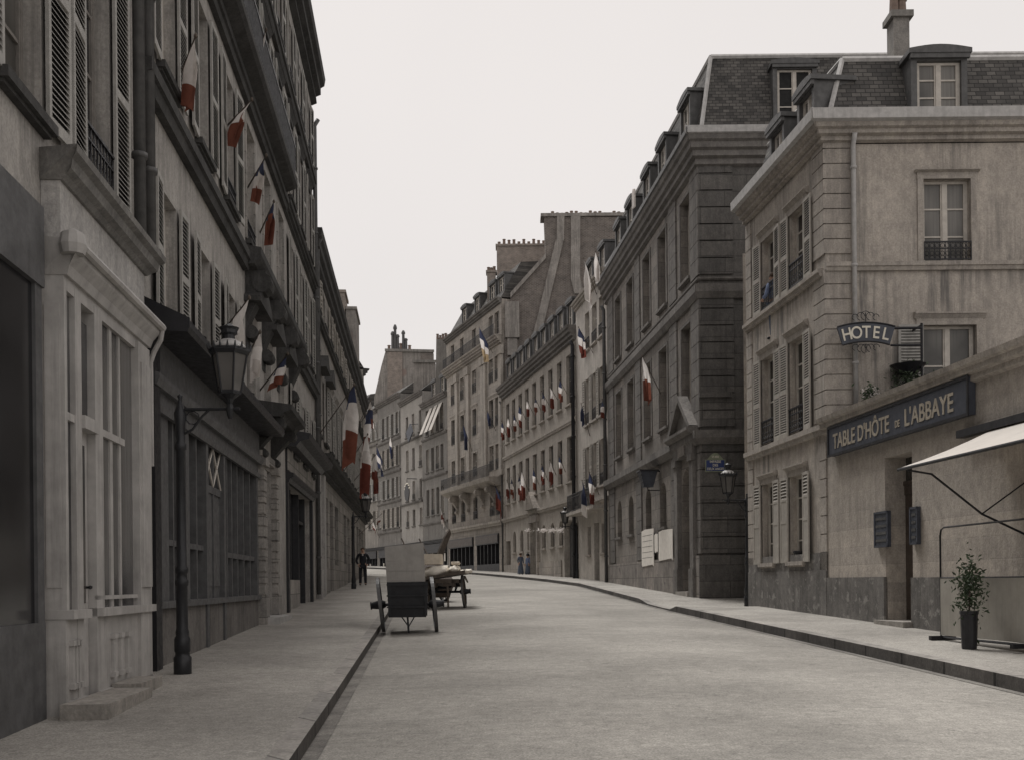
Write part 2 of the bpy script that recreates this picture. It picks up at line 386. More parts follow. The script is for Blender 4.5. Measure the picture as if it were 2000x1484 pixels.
M_['kerb'] = stone('granite_kerb', (.34,.315,.285), var=.3, streak=.2, joints=(1.6,3,.02), jdark=.4, grime=.4)
M_['step'] = stone('worn_step', (.36,.325,.28), var=.25, streak=.3)

# ---------------------------------------------------------------- plan of the street
def lx(Y): return -3.3 - 0.09 * Y                     # left frontage
RF = [(9.11-.1*4, 4.0), (6.84, 22.7), (6.32, 27.9), (5.87, 32.4), (4.5, 48.5), (3.5, 55.3), (-.54, 73.5), (-5.2, 86.4), (-7.8, 92.9), (-10.4, 99.5), (-13.5, 106.5), (-15.9, 111.2), (-26, 128)]
KR = [(6.45, -6), (5.36, 11.85), (4.75, 20.5), (4.15, 28.4), (3.6, 38), (3.0, 48), (1.5, 56), (-2.9, 73.5), (-7.2, 84.6), (-12.2, 97), (-17.5, 108), (-27.5, 125)]
KL = [(-.5, -6), (-1.75, 9.87), (-2.65, 20.8), (-3.6, 32), (-5.2, 48), (-6.2, 60), (-8.0, 68), (-13.5, 80), (-22, 96), (-34, 118)]

def strip(name, A, B, za, zb, mat, skirt=None, **props):
    """a sheet between polylines A and B, resampled by Y"""
    mb = MB()
    ys = sorted(set([p[1] for p in A] + [p[1] for p in B] + [y for y in range(-6, 125, 3)]))
    ys = [y for y in ys if y >= max(A[0][1], B[0][1]) and y <= min(A[-1][1], B[-1][1])]
    def at(P, y):
        for i in range(len(P)-1):
            if P[i][1] <= y <= P[i+1][1]:
                t = (y-P[i][1]) / (P[i+1][1]-P[i][1]); return P[i][0] + t*(P[i+1][0]-P[i][0])
    for a, b in zip(ys, ys[1:]):
        mb.quad((at(A,a), a, gz(a)+za), (at(B,a), a, gz(a)+zb), (at(B,b), b, gz(b)+zb), (at(A,b), b, gz(b)+za))
        if skirt:
            P, s = (A, za) if skirt == 'A' else (B, zb)
            mb.quad((at(P,a), a, gz(a)+s), (at(P,b), b, gz(b)+s), (at(P,b), b, gz(b)-.3), (at(P,a), a, gz(a)-.3), 1)
    return mk(name, mb, mat, **props)
def off(P, d): return [(x+d, y) for x, y in P]
g = MB()
for a in range(-40, 400, 10):
    g.quad((-300, a, gz(a)-.03 if a < 130 else gz(130)-.03), (300, a, gz(a)-.03 if a < 130 else gz(130)-.03),
           (300, a+10, gz(min(a+10,130))-.03), (-300, a+10, gz(min(a+10,130))-.03))
mk('ground', g, M_['earth'], kind='structure')
# the road, a touch cambered
def interp(P, y):
    for i in range(len(P)-1):
        if P[i][1] <= y <= P[i+1][1]:
            t = (y-P[i][1]) / (P[i+1][1]-P[i][1]); return P[i][0] + t*(P[i+1][0]-P[i][0])
    return P[-1][0]
mb = MB()
ys = [-6 + 2*i for i in range(62)]
for a, b in zip(ys, ys[1:]):
    for k in range(8):
        def P(y, k):
            l, r = interp(KL, y), interp(KR, y); t = k/8
            return (l+(r-l)*t, y, gz(y) + .07*(1-(2*t-1)**2) - .01)
        mb.quad(P(a,k), P(a,k+1), P(b,k+1), P(b,k))
mk('road', mb, M_['road'], smooth=True, kind='structure')
LW = [(lx(-6)-.5, -6), (lx(34)-.5, 34), (lx(66)-.5, 66), (-16, 77), (-26, 92), (-40, 118)]
strip('pavement', LW, off(KL, -.16), PAV, PAV, M_['pave'], kind='structure')
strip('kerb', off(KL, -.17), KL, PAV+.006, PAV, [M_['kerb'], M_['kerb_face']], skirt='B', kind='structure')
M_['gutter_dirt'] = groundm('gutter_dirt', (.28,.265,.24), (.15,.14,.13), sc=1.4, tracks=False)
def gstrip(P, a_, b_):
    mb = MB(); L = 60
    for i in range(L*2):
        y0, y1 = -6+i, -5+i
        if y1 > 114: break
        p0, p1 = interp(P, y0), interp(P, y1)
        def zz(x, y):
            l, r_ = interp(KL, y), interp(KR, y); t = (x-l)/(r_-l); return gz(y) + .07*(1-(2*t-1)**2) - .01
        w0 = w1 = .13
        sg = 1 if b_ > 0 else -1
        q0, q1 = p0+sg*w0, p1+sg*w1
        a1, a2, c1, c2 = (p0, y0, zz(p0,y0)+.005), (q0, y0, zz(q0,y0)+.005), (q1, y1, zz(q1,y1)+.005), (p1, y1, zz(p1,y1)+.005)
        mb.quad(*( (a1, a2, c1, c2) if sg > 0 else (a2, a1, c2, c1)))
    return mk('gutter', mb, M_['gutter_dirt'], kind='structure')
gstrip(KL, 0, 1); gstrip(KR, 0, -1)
RW = [(x+1.5, y) for x, y in RF]; RW[0] = (10.8, -6)
# side lane mouth: kerb drops between Y 29 and 33
def kr_strip(y0, y1, h0, h1):
    mb = MB(); n = 12
    for i in range(n):
        a, b = y0+(y1-y0)*i/n, y0+(y1-y0)*(i+1)/n
        ha, hb = h0+(h1-h0)*i/n, h0+(h1-h0)*(i+1)/n
        xa, xb = interp(KR, a), interp(KR, b)
        mb.quad((xa, a, gz(a)+ha), (xa+.17, a, gz(a)+ha+.006), (xb+.17, b, gz(b)+hb+.006), (xb, b, gz(b)+hb))
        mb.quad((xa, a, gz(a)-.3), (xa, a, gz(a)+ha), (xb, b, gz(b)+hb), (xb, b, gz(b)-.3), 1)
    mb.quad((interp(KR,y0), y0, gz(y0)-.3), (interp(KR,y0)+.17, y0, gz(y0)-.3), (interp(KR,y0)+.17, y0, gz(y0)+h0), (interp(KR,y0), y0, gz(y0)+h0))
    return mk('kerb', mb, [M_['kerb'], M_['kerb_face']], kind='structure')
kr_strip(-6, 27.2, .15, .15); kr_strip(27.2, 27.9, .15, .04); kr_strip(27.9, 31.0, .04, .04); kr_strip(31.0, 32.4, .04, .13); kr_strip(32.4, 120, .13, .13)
mb = MB()
yy = [-6 + .5*i for i in range(252)]
def ph(y):
    if y < 27.2: return .145
    if y < 27.9: return .145-.11*(y-27.2)/.7
    if y < 31: return .035
    if y < 32.4: return .035+.09*(y-31)/1.4
    return .125
for a, b in zip(yy, yy[1:]):
    for k in range(4):
        def P(y, k):
            l, r = interp(KR, y)+.165, interp(RW, y) + (12 if 27.5 < y < 32.5 else 0)
            t = (k/4)**1.0; h = ph(y)*(1-t)+.13*t if k < 4 else .13
            return (l+(r-l)*t, y, gz(y)+h)
        mb.quad(P(a,k), P(a,k+1), P(b,k+1), P(b,k))
mk('pavement', mb, M_['pave'], smooth=True, kind='structure')

# ---------------------------------------------------------------- facades
class Fac:
    """facade frame: x along the wall (left to right seen from the street), y into the building, z up"""
    def __init__(s, A, B, parent=None):
        A, B = Vector(A), Vector(B); d = (B-A); s.L = d.length; d.normalize()
        s.M = Matrix(((d.x, -d.y, 0, A.x), (d.y, d.x, 0, A.y), (0, 0, 1, 0), (0, 0, 0, 1)))
        s.Mi = s.M.inverted(); s.op = []; s.b = parent; s.A, s.B = A, B
    def hit(s, px, py, o=0.0):
        a, b = ray(px, py)
        C = s.Mi @ Vector((0, 0, CAM_H)); D = s.Mi.to_3x3() @ Vector((a, 1, b))
        t = (o - C.y) / D.y
        p = C + D*t
        return p.x, p.z
    def pt(s, px, py, o=0.0):
        u, z = s.hit(px, py, o); return s.M @ Vector((u, o, z))
    def wall(s, z1, mat, depth=8, z0=None, sides=True, rev=.24, top=True, name='wall', label=None, u0=0, u1=None, thick=None):
        u1 = s.L if u1 is None else u1
        z0 = min(gz(s.A.y), gz(s.B.y))-.3 if z0 is None else z0
        mb = MB()
        ops = [o for o in s.op if o[0] >= u0-.01 and o[1] <= u1+.01 and o[2] < z1 and o[3] > z0]
        us = sorted(set([u0, u1] + [o[0] for o in ops] + [o[1] for o in ops]))
        zs = sorted(set([z0, z1] + [max(z0, o[2]) for o in ops] + [min(z1, o[3]) for o in ops]))
        for a, b in zip(us, us[1:]):
            if b-a < 1e-5: continue
            for c, d in zip(zs, zs[1:]):
                if d-c < 1e-5: continue
                mu, mz = (a+b)/2, (c+d)/2
                if any(o[0] < mu < o[1] and o[2] < mz < o[3] for o in ops): continue
                mb.quad((a,0,c), (b,0,c), (b,0,d), (a,0,d))
        for o in ops:
            a, b, c, d = o[:4]; r = o[5] if len(o) > 5 else rev
            c = max(c, z0); d = min(d, z1)
            mb.quad((a,0,c), (a,0,d), (a,r,d), (a,r,c)); mb.quad((b,0,d), (b,0,c), (b,r,c), (b,r,d))
            mb.quad((a,0,d), (b,0,d), (b,r,d), (a,r,d)); mb.quad((b,0,c), (a,0,c), (a,r,c), (b,r,c))
            if len(o) > 4 and o[4]:                    # arched head
                h = o[4]; n = 10; cx = (a+b)/2; hw = (b-a)/2
                arc = [(cx-hw*math.cos(math.pi*i/n), d-h+h*math.sin(math.pi*i/n)) for i in range(n+1)]
                for i in range(n):
                    p, q = arc[i], arc[i+1]
                    mb.quad((p[0],0,p[1]), (q[0],0,q[1]), (q[0],0,d), (p[0],0,d))
                    mb.quad((p[0],0,p[1]), (p[0],r,p[1]), (q[0],r,q[1]), (q[0],0,q[1]))
        if sides:
            D = depth
            mb.quad((u0,D,z0), (u0,0,z0), (u0,0,z1), (u0,D,z1)) if 'L' not in str(sides) else None
            mb.quad((u1,0,z0), (u1,D,z0), (u1,D,z1), (u1,0,z1)) if 'R' not in str(sides) else None
            mb.quad((u1,D,z0), (u0,D,z0), (u0,D,z1), (u1,D,z1))
            if top: mb.quad((u0,0,z1), (u1,0,z1), (u1,D,z1), (u0,D,z1))
        pr = {'label': label} if label else {}
        return mk(name, mb, mat, s.M, s.b, **pr)
    def cornice(s, z, h, proj, mat, u0=None, u1=None, name='cornice', steps=3, e0=0, e1=0):
        u0 = 0 if u0 is None else u0; u1 = s.L if u1 is None else u1
        pts = [(.05, z), (-.02, z)]
        for i in range(steps):
            t = (i+1)/steps
            zz = z + h*(i+.25)/steps
            pts += [(-proj*(t**.8)*.92, zz), (-proj*t, z+h*(i+1)/steps)]
        pts += [(.05, z+h)]
        mb = MB(); d0 = [e0*p[0] for p in pts]; d1 = [-e1*p[0] for p in pts]
        mb.prof(pts, u0, u1, 0, d0, d1)
        return mk(name, mb, mat, s.M, s.b)
    def band(s, z, h, proj, mat, u0=None, u1=None, name='string_course'):
        u0 = 0 if u0 is None else u0; u1 = s.L if u1 is None else u1
        mb = MB(); mb.prof([(.05,z), (-proj*.6,z), (-proj*.75,z+h*.45), (-proj,z+h*.5), (-proj,z+h), (.05,z+h*1.06)], u0, u1)
        return mk(name, mb, mat, s.M, s.b)

CACHE = {}
def cached(key, fn):
    if key not in CACHE: CACHE[key] = fn()
    return CACHE[key]
def win_mesh(w, h, bars, dk, arch, leaves=2, big=0):
    def f():
        mb = MB(); t = .055; y0, y1 = .15, .21
        H = h if not arch else h - arch*.15
        mb.box(0, t, y0, y1, 0, H); mb.box(w-t, w, y0, y1, 0, H); mb.box(t, w-t, y0, y1, 0, t*1.5); mb.box(t, w-t, y0, y1, H-t, H)
        if leaves == 2: mb.box(w/2-.045, w/2+.045, y0-.015, y1, t, H-t)
        for i in range(1, bars+1):
            z = H*i/(bars+1)
            a = [(t, w/2-.045), (w/2+.045, w-t)] if leaves == 2 else [(t, w-t)]
            for p, q in a: mb.box(p, q, y0+.012, y1, z-.017, z+.017)
        if leaves == 2:
            for x in (t, w/2-.045-.03, w/2+.045, w-t-.03): mb.box(x, x+.03, y0+.006, y1-.002, t*1.5, H-t)
        return mb.mesh('window', [M_['frame_dk' if dk else 'frame']])
    return cached(('w', round(w,2), round(h,2), bars, dk, arch, leaves), f)
def pane_mesh(w, h, mat):
    def f():
        mb = MB(); mb.box(.02, w-.02, .185, .2, .02, h-.02); return mb.mesh('pane', [M_[mat]])
    return cached(('p', round(w,2), round(h,2), mat), f)
def sill_mesh(w, mat, ov=.08, pr=.12, th=.09):
    def f():
        mb = MB(); mb.box(-ov, w+ov, -pr, .02, -th, 0); mb.box(-ov+.03, w+ov-.03, -pr*.6, .02, -th-.035, -th); return mb.mesh('sill', [M_[mat]])
    return cached(('s', round(w,2), mat, ov, pr, th), f)
def shutter_mesh(w, h, mat, pitch=.05, solid=0.0):
    def f():
        mb = MB(); fr = .055; d = .035
        mb.box(0, fr, 0, d, 0, h); mb.box(w-fr, w, 0, d, 0, h)
        zs = [0, .10, h*.48-.045, h*.48+.045, h-.07, h]
        mb.box(fr, w-fr, 0, d, zs[0], zs[1]); mb.box(fr, w-fr, 0, d, zs[2], zs[3]); mb.box(fr, w-fr, 0, d, zs[4], zs[5])
        segs = [(zs[1], zs[2]), (zs[3], zs[4])]
        if solid:
            cut = h*solid
            mb.box(fr, w-fr, .008, d-.004, zs[1], cut-.05) ; mb.box(fr, w-fr, 0, d, cut-.05, cut)
            segs = [(cut, zs[4])]
        for a, b in segs:
            n = max(2, int((b-a)/pitch)); p = (b-a)/n
            for i in range(n):
                z = a+p*(i+.5)
                mb.add([(fr,0,z-p*.5),(w-fr,0,z-p*.5),(w-fr,d,z+p*.35),(fr,d,z+p*.35),(fr,0,z-p*.5+.008),(w-fr,0,z-p*.5+.008),(w-fr,d,z+p*.35+.008),(fr,d,z+p*.35+.008)],
                       [(3,2,1,0),(4,5,6,7),(0,1,5,4),(2,3,7,6)])
        mb.box(fr, w-fr, d-.003, d, zs[1], zs[4], 1)
        return mb.mesh('shutter', [M_[mat], M_['interior']])
    return cached(('sh', round(w,2), round(h,2), mat, pitch, solid), f)
def rail_mesh(w, h=.9, fancy=True):
    def f():
        mb = MB(); y = -.03
        mb.box(0, w, y-.02, y+.02, h-.03, h); mb.box(0, w, y-.012, y+.012, .05, .075); mb.box(0, w, y-.012, y+.012, h-.17, h-.15)
        n = max(3, int(w/.11))
        for i in range(n+1):
            x = w*i/n; mb.box(x-.008, x+.008, y-.008, y+.008, .05, h-.03)
        if fancy:
            for i in range(n):
                x = w*(i+.5)/n; r = w/n*.38
                for zc in (h-.095, h*.42, h*.22):
                    mb.tube([(x+r*math.cos(g*math.pi/4), y, zc+r*1.15*math.sin(g*math.pi/4)) for g in range(9)], .006, 4)
        return mb.mesh('railing', [M_['black_iron']])
    return cached(('r', round(w,2), round(h,2), fancy), f)
def hood_mesh(w, mat, t=.14, head=.22, pr=.1, side=True):
    def f():
        mb = MB()
        if side:
            return_h = 0
        mb.box(-t, w+t, -.035, .02, 0, t); 
        mb.prof([(.02, t), (-.04, t), (-pr, t+head*.5), (-pr-.02, t+head*.55), (-pr-.02, t+head*.75), (.02, t+head)], -t-.05, w+t+.05)
        return mb.mesh('lintel_hood', [M_[mat]])
    return cached(('h', round(w,2), mat, t, head, pr), f)
def surround_mesh(w, h, mat, t=.13):
    def f():
        mb = MB(); mb.box(-t, -.002, -.035, .02, 0, h); mb.box(w+.002, w+t, -.035, .02, 0, h); mb.box(-t, w+t, -.037, .02, h+.002, h+t*.6); return mb.mesh('surround', [M_[mat]])
    return cached(('su', round(w,2), round(h,2), mat, t), f)
def q(x, s=.02): return round(x/s)*s

def window(F, u0, u1, z0, z1, bars=2, dk=False, arch=0, pane='glass', sh=None, shm='shutter', pitch=.05, solid=0, rail=0, fancy=True,
           sill=None, hood=None, hh=.22, surround=None, leaves=2, deep=0, add=True, nosill=False):
    u0, u1, z0, z1 = u0, u0+q(u1-u0), z0, z0+q(z1-z0)
    w, h = u1-u0, z1-z0
    if pane == 'glass' and random.random() < .15: pane = 'curtain'
    if add: F.op.append((u0, u1, z0, z1, arch, .24+deep))
    M = F.M @ T(u0, deep, z0)
    o = put('window', win_mesh(w, h, bars, dk, arch, leaves), M, F.b)
    put('pane', pane_mesh(w, h, pane), M, o)
    M = F.M @ T(u0, 0, z0)
    if sill: put('sill', sill_mesh(w, sill), M, o)
    if hood: put('lintel_hood', hood_mesh(w, hood, head=hh), F.M @ T(u0, 0, z1), o)
    if surround: put('surround', surround_mesh(w, h, surround), M, o)
    if sh:
        for side in ('L', 'R'):
            sw = sh
            me = shutter_mesh(sw, h+.04, shm, pitch, solid)
            x = u0-sw-.02 if side == 'L' else u1+.02
            tilt = random.uniform(-.09, .0)
            if side == 'L': Ms = F.M @ T(u0-.01, -.05, z0-.02) @ RZ(-tilt) @ T(-sw, -.02, 0)
            else: Ms = F.M @ T(u1+.01, -.05, z0-.02) @ RZ(tilt) @ T(0, -.02, 0)
            put('shutter', me, Ms, o)
    if rail: put('railing', rail_mesh(w, rail, fancy), M, o)
    return o

def dormer(F, uc, w, h, z, y=.35, mat='zinc', D=1.8, pane='glass', roofm='zinc', back=None, seg=True, bars=2, dkf=True):
    """dormer standing on the roof edge: z = bottom"""
    mb = MB(); a, b = uc-w/2, uc+w/2; t = .13
    mb.box(a, a+t, y, y+D, z, z+h); mb.box(b-t, b, y, y+D, z, z+h); mb.box(a+t, b-t, y, y+D, z+h-t, z+h); mb.box(a+t, b-t, y, y+D, z-.05, z+.12)
    mb.box(a+t, b-t, y+.2, y+.24, z+.12, z+h-t)
    o = mk('dormer', mb, M_[mat], F.M, F.b)
    r = MB(); n = 8; rise = .08 if seg else .04; ov = .07
    top = [(a-ov+(w+2*ov)*i/n, z+h+.10+rise*math.sin(math.pi*i/n)) for i in range(n+1)]
    r.slab([(a-ov, z+h)] + top + [(b+ov, z+h)], y-.10, y+D)
    r.slab([(a-ov*.5, z+h-.1), (a-ov*.5, z+h), (b+ov*.5, z+h), (b+ov*.5, z+h-.1)], y-.08, y-.002)
    mk('dormer_roof', r, M_[roofm], F.M, o)
    ww, hh = q(w-2*t), q(h-t-.12)
    M = F.M @ T(uc-ww/2, y-.06, z+.12)
    wi = put('window', win_mesh(ww, hh, bars, not dkf, 0), M, o)
    put('pane', pane_mesh(ww, hh, pane), M, o)
    return o

def pots(F, u0, u1, n, z, y, parent, h=.5, mat='pot'):
    for i in range(n):
        u = u0+(u1-u0)*(i+.5)/n; hh = h*random.uniform(.7, 1.25)
        mb = MB(); mb.lathe([(.12,0), (.10,hh*.85), (.13,hh*.9), (.12,hh)], 8)
        mk('chimney_pot', mb, M_[mat], F.M @ T(u, y, z), parent, smooth=False)
def chimney(F, u0, u1, y0, y1, z0, z1, mat, npots=4, ph=.5):
    mb = MB(); mb.box(u0, u1, y0, y1, z0, z1-.15); mb.box(u0-.08, u1+.08, y0-.08, y1+.08, z1-.15, z1)
    o = mk('chimney', mb, M_[mat], F.M, F.b)
    if npots: pots(F, u0, u1, npots, z1, (y0+y1)/2, o, ph)
    return o
def gutter_pipe(F, u, z0, z1, mat='zinc', r=.055, y=-.1, name='downpipe', kink=None):
    mb = MB(); pts = [(u,y,z0)]
    if kink: pts += [(u+kink[1],y,kink[0]), (u,y,kink[0]+.5)]
    pts = [(u,y,z0), (u,y,z1-.35), (u,y-.0,z1-.2), (u, y-.12, z1)]
    mb.tube(pts, r, 8)
    z = z0+1.2
    while z < z1-.4:
        mb.tube([(u,y,z-.03), (u,y,z+.03)], r*1.35, 8); z += 2.1
    return mk(name, mb, M_[mat], F.M, F.b, smooth=True)
def quoins(F, u0, u1, z0, z1, pitch, mat, pr=.035, gap=.03, name='quoins'):
    mb = MB(); z = z0
    while z < z1-.05:
        mb.box(u0, u1, -pr, .02, z+gap/2, min(z+pitch-gap/2, z1)); z += pitch
    return mk(name, mb, mat if not isinstance(mat, str) else M_[mat], F.M, F.b)
def roof_simple(F, z, run, rise, depth, mat='slate', top_rise=.6, u0=0, u1=None, name='roof', ov=.0):
    u1 = F.L if u1 is None else u1
    mb = MB()
    mb.prof([(0,z+.004), (-ov,z+.02), (run,z+rise), (depth/2,z+rise+top_rise), (depth-run,z+rise), (depth,z+.004)], u0, u1)
    return mk(name, mb, mat if not isinstance(mat, str) else M_[mat], F.M, F.b)
def building(label, F, cat='building', name='townhouse', group=None):
    b = thing(name, label, cat, F.M @ T(0, 0, gz(F.A.y)), group); F.b = b; return b

def text_mesh(s, size, ext=.008, mat=None, align='LEFT', space=1.0):
    cu = bpy.data.curves.new('lettering', 'FONT'); cu.body = s; cu.size = size; cu.extrude = ext; cu.align_x = align; cu.space_character = space
    cu.offset = size*.012
    ob = bpy.data.objects.new('lettering', cu); COL.objects.link(ob)
    dg = bpy.context.evaluated_depsgraph_get()
    me = bpy.data.meshes.new_from_object(ob.evaluated_get(dg)); me.name = 'lettering'
    bpy.data.objects.remove(ob)
    me.materials.clear()
    if mat: me.materials.append(mat)
    return me
STAND = Matrix.Rotation(R(90), 4, 'X')          # text lying in xy -> standing in xz, facing -y

# ================================================================ LEFT SIDE
# --- building A over the white shop (nearest)
FA = Fac((lx(3.0), 3.0), (lx(12.55), 12.55))
bA = building('grey house with a white glazed shopfront, nearest at the left', FA)
def Lu(F, Y): return (Y - F.A.y) / (F.B.y - F.A.y) * F.L
ua = lambda px, py=200: FA.hit(px, py)[0]
wz = [(5.62, 8.3), (9.0, 11.2), (12.2, 14.2)]
for k, (z0, z1) in enumerate(wz):
    for a, b in ((157, 205),):
        window(FA, ua(a), ua(a)+1.0, z0, z1, bars=3, sh=.52, pitch=.055, rail=.55, dk=True, sill='left_trim', shm='shutter_dk')
    u2 = ua(157)-2.1
    window(FA, u2, u2+1.0, z0, z1, bars=3, sh=.52, pitch=.055, dk=True, sill='left_trim', shm='shutter_dk')
    window(FA, u2-2.25, u2-1.25, z0, z1, bars=3, sh=.52, pitch=.07, dk=True, sill='left_trim', shm='shutter_dk')
FA.wall(17, M_['left_wall'], 9, sides=True)
nb = MB(); ub_ = FA.hit(82, 900)[0]
nb.box(0, ub_-.12, -.06, -.004, 0, 1.2); nb.box(0, ub_-.12, -.08, -.004, 4.1, 4.8)
x = ub_-.3
while x > .2: nb.box(x, x+.16, -.06, -.004, 1.2, 4.1); x -= 1.3
nbo = mk('shopfront', nb, M_['mid_shop'], FA.M, bA)
nb = MB(); nb.box(0, ub_-.2, -.03, -.006, 1.2, 4.1); mk('pane', nb, M_['glass_dk'], FA.M, nbo)
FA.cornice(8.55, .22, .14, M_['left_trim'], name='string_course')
# white shopfront stands 0.2 m proud of the wall
yS = -.20
us = lambda px, py=1000: FA.hit(px, py, yS)[0]
uE = us(291); g0 = gz(9)+PAV
sh = MB()
zt, zh = 4.50, 4.12
# fascia plaster box above the gutter
uB = us(128, 900)
fw = MB(); fw.box(uB+.02, uE+.0, yS+.03, -.004, zt, 5.14)
mk('fascia', fw, M_['white_wall'], FA.M, bA)
cp = MB(); pts = [(0,5.10),(yS+.0,5.10),(yS-.04,5.14),(yS-.10,5.17),(yS-.12,5.25),(yS-.18,5.28),(yS-.19,5.34),(0,5.38)]
cp.prof(pts, uB, uE+.05, 0, [0, .0, -.03, -.09, -.11, -.19, -.2, 0], [0, 0, .03, .06, .07, .1, .1, 0])
mk('cornice', cp, M_['grey_trim'], FA.M, bA)
gt = MB()
gt.prof([(0,4.26),(yS-.03,4.26),(yS-.06,4.34),(yS-.13,4.42),(yS-.14,4.48),(yS-.12,4.55),(0,4.6)], uB, uE+.03, 0, [0,0,-.03,-.1,-.11,-.09,0])
gt.tube([(uB-.1,yS-.16,4.50),(uE+.06,yS-.16,4.50)], .045, 8)
gt.tube([(uE+.04,yS-.16,4.48),(uE+.05,yS-.14,4.36),(uE+.06,yS-.06,4.22),(uE+.06,yS-.02,4.1),(uE+.06,yS-.02,2.9)], .03, 8)
gt.lathe([(.10,4.42),(.12,4.5),(.10,4.6),(.03,4.64)], 10, (uB-.06, yS-.10, 0))
mk('shop_gutter', gt, M_['white_shop'], FA.M, bA)
S = MB()
bays = [us(x) for x in (75, 127, 150, 162, 188, 203, 247, 268, 290)]
def post(a, b, pr=.0, z0=g0-.1, z1=4.22): S.box(a, b, yS-pr, -.01, z0, z1)
S.box(uB, uB+.07, yS, -.01, g0-.1, 4.22); S.box(uB-.012, uB, yS+.04, -.03, 1.5, 4.0)
post(bays[2], bays[3], .0); post(bays[4], bays[5], .0); post(bays[7], bays[8], .03)
S.box(bays[7]+.06, bays[8]-.06, yS-.055, yS-.03, 1.5, 4.0)
u22, u23 = us(222), us(227); post(u22, u23, -.03, 1.3); post(us(240), us(243), -.03, 1.3); post(us(138), us(140), -.03, 1.3)
S.box(uB+.01, uE, yS+.004, -.012, 4.14, 4.26)
for a, b in ((uB-.03, bays[3]), (bays[4], uE)):                      # sill board and dado
    S.box(a, b+.02, yS-.07, -.011, 1.22, 1.30)
    S.box(a+.01, b, yS+.005, -.013, g0-.12, 1.22)
    S.box(a, b+.03, yS-.03, yS+.004, g0-.12, g0+.14)
# carved dado panels
for a, b in ((bays[1]+.08, bays[2]+.02), (bays[5]+.12, us(250))):
    n = 3
    for i in range(n):
        x = a+(b-a)*(i+.5)/n
        S.box(x-.03, x+.03, yS-.028, yS+.006, g0+.28, 1.02)
        S.box(x-.055, x+.055, yS-.045, yS+.006, .98, 1.03); S.box(x-.055, x+.055, yS-.045, yS+.006, g0+.24, g0+.29)
S.box(bays[4], uE, yS-.0, yS+.02, 1.38, 1.42)
S.box(uB+.05, bays[6], yS+.01, -.012, 3.0, 3.07)                      # transom
S.box(bays[3], bays[4]+.02, yS-.03, -.014, 2.98, 3.1)
sf = mk('shopfront', S, M_['white_shop'], FA.M, bA)
gl = MB(); gl.box(uB+.02, bays[3]-.02, yS+.05, yS+.06, 1.3, 4.2); gl.box(bays[4]+.02, bays[8]-.1, yS+.05, yS+.06, 1.3, 4.2); gl.box(bays[3]+.01, bays[4]-.01, yS+.07, yS+.08, 3.1, zh-.1)
mk('pane', gl, M_['glass_lt'], FA.M, sf)
d = MB(); a, b = bays[3]+.01, bays[4]-.01
d.box(a, b, yS+.08, yS+.13, g0+.05, 2.98); d.box(a+.1, b-.1, yS+.06, yS+.08, g0+.2, 1.2)
do = mk('door', d, M_['white_shop'], FA.M, sf)
dg = MB(); dg.box(a+.12, b-.1, yS+.07, yS+.079, 1.35, 2.85); mk('pane', dg, M_['glass'], FA.M, do)
dh = MB(); dh.tube([(b-.08,yS+.08,1.5),(b-.08,yS+.04,1.5)], .014, 6); dh.lathe([(.0,-.02),(.02,-.01),(.02,.01),(0,.02)], 8, (b-.08,yS+.035,1.5)); mk('handle', dh, M_['black_iron'], FA.M, do)
for x, z, ww in ((us(131), 2.5, .28), (us(206), 2.46, .24)):
    cards = MB(); cards.box(x, x+ww, yS+.055, yS+.066, z, z+.13); mk('card', cards, M_['poster'], FA.M, sf)
st = MB(); st.box(uB-.25, us(213,1320), yS-.42, yS-.01, gz(9)-.2, gz(8.5)+PAV+.15); st.box(us(216,1310), us(262,1300), yS-.30, yS-.01, gz(9)-.2, gz(9.5)+PAV+.16)
mk('step', st, M_['step'], FA.M, bA)
# --- two downpipes in the joint between the houses
for k, px in enumerate((252, 272)):
    gutter_pipe(FA, FA.hit(px, 300)[0], 5.3, 17, 'zinc', .07, -.12, 'downpipe')
# --- building B: long tall house, 12.6 .. 34.2
YB = 34.2
FB = Fac((lx(12.56), 12.56), (lx(YB), YB))
bB = building('tall dark apartment house with balconies on carved brackets, at the left', FB, 'apartment house', 'apartment_house')
def ub(Y): return (Y-12.56)/(YB-12.56)*FB.L
cent = [14.08 + 2.34*i for i in range(9)]
rowsB = [(4.95, 6.72, .45), (8.28, 10.6, .52), (11.75, 13.9, .52), (14.95, 16.7, .5)]
for ri, (z0, z1, sw) in enumerate(rowsB):
    for i, yc in enumerate(cent):
        if yc > 33.6: continue
        portal = 20 < yc < 28 and ri == 0
        if ri == 0 and portal:
            window(FB, ub(yc)-.55, ub(yc)+.55, 4.9, 6.9, bars=2, dk=True, arch=.5, pane='glass')
            continue
        shutters = sw if not (ri in (1,) and 19.5 < yc < 28) else None
        window(FB, ub(yc)-.5, ub(yc)+.5, z0, z1, bars=3, dk=(i % 3 > 0), sh=shutters, pitch=.055 if yc < 20 else .08, shm='shutter_dk',
               sill='left_trim', rail=.4 if ri in (1, 3) and yc > 18 else 0, fancy=False, pane='glass',
               surround='left_pale' if not shutters else None, hood='left_trim' if ri == 2 else None)
# ground floor openings : dark shop, portal door, brown shop
uS0, uS1 = ub(12.95), FB.hit(503, 1000)[0]
g1 = gz(13)+PAV
FB.op.append((uS0, uS1, -1, 4.3, 0, .35))
uP0, uP1 = FB.hit(507, 1000)[0], FB.hit(529, 1000)[0]
uP0 += .25
FB.op.append((uP0, uP1, -1, 4.05, 0, .4))
uQ0, uQ1 = FB.hit(561, 1000)[0], FB.hit(606, 1000)[0]
FB.op.append((uQ0, uQ1, -1, 4.1, 0, .4))
FB.wall(17.9, M_['left_wall'], 12, rev=.25)
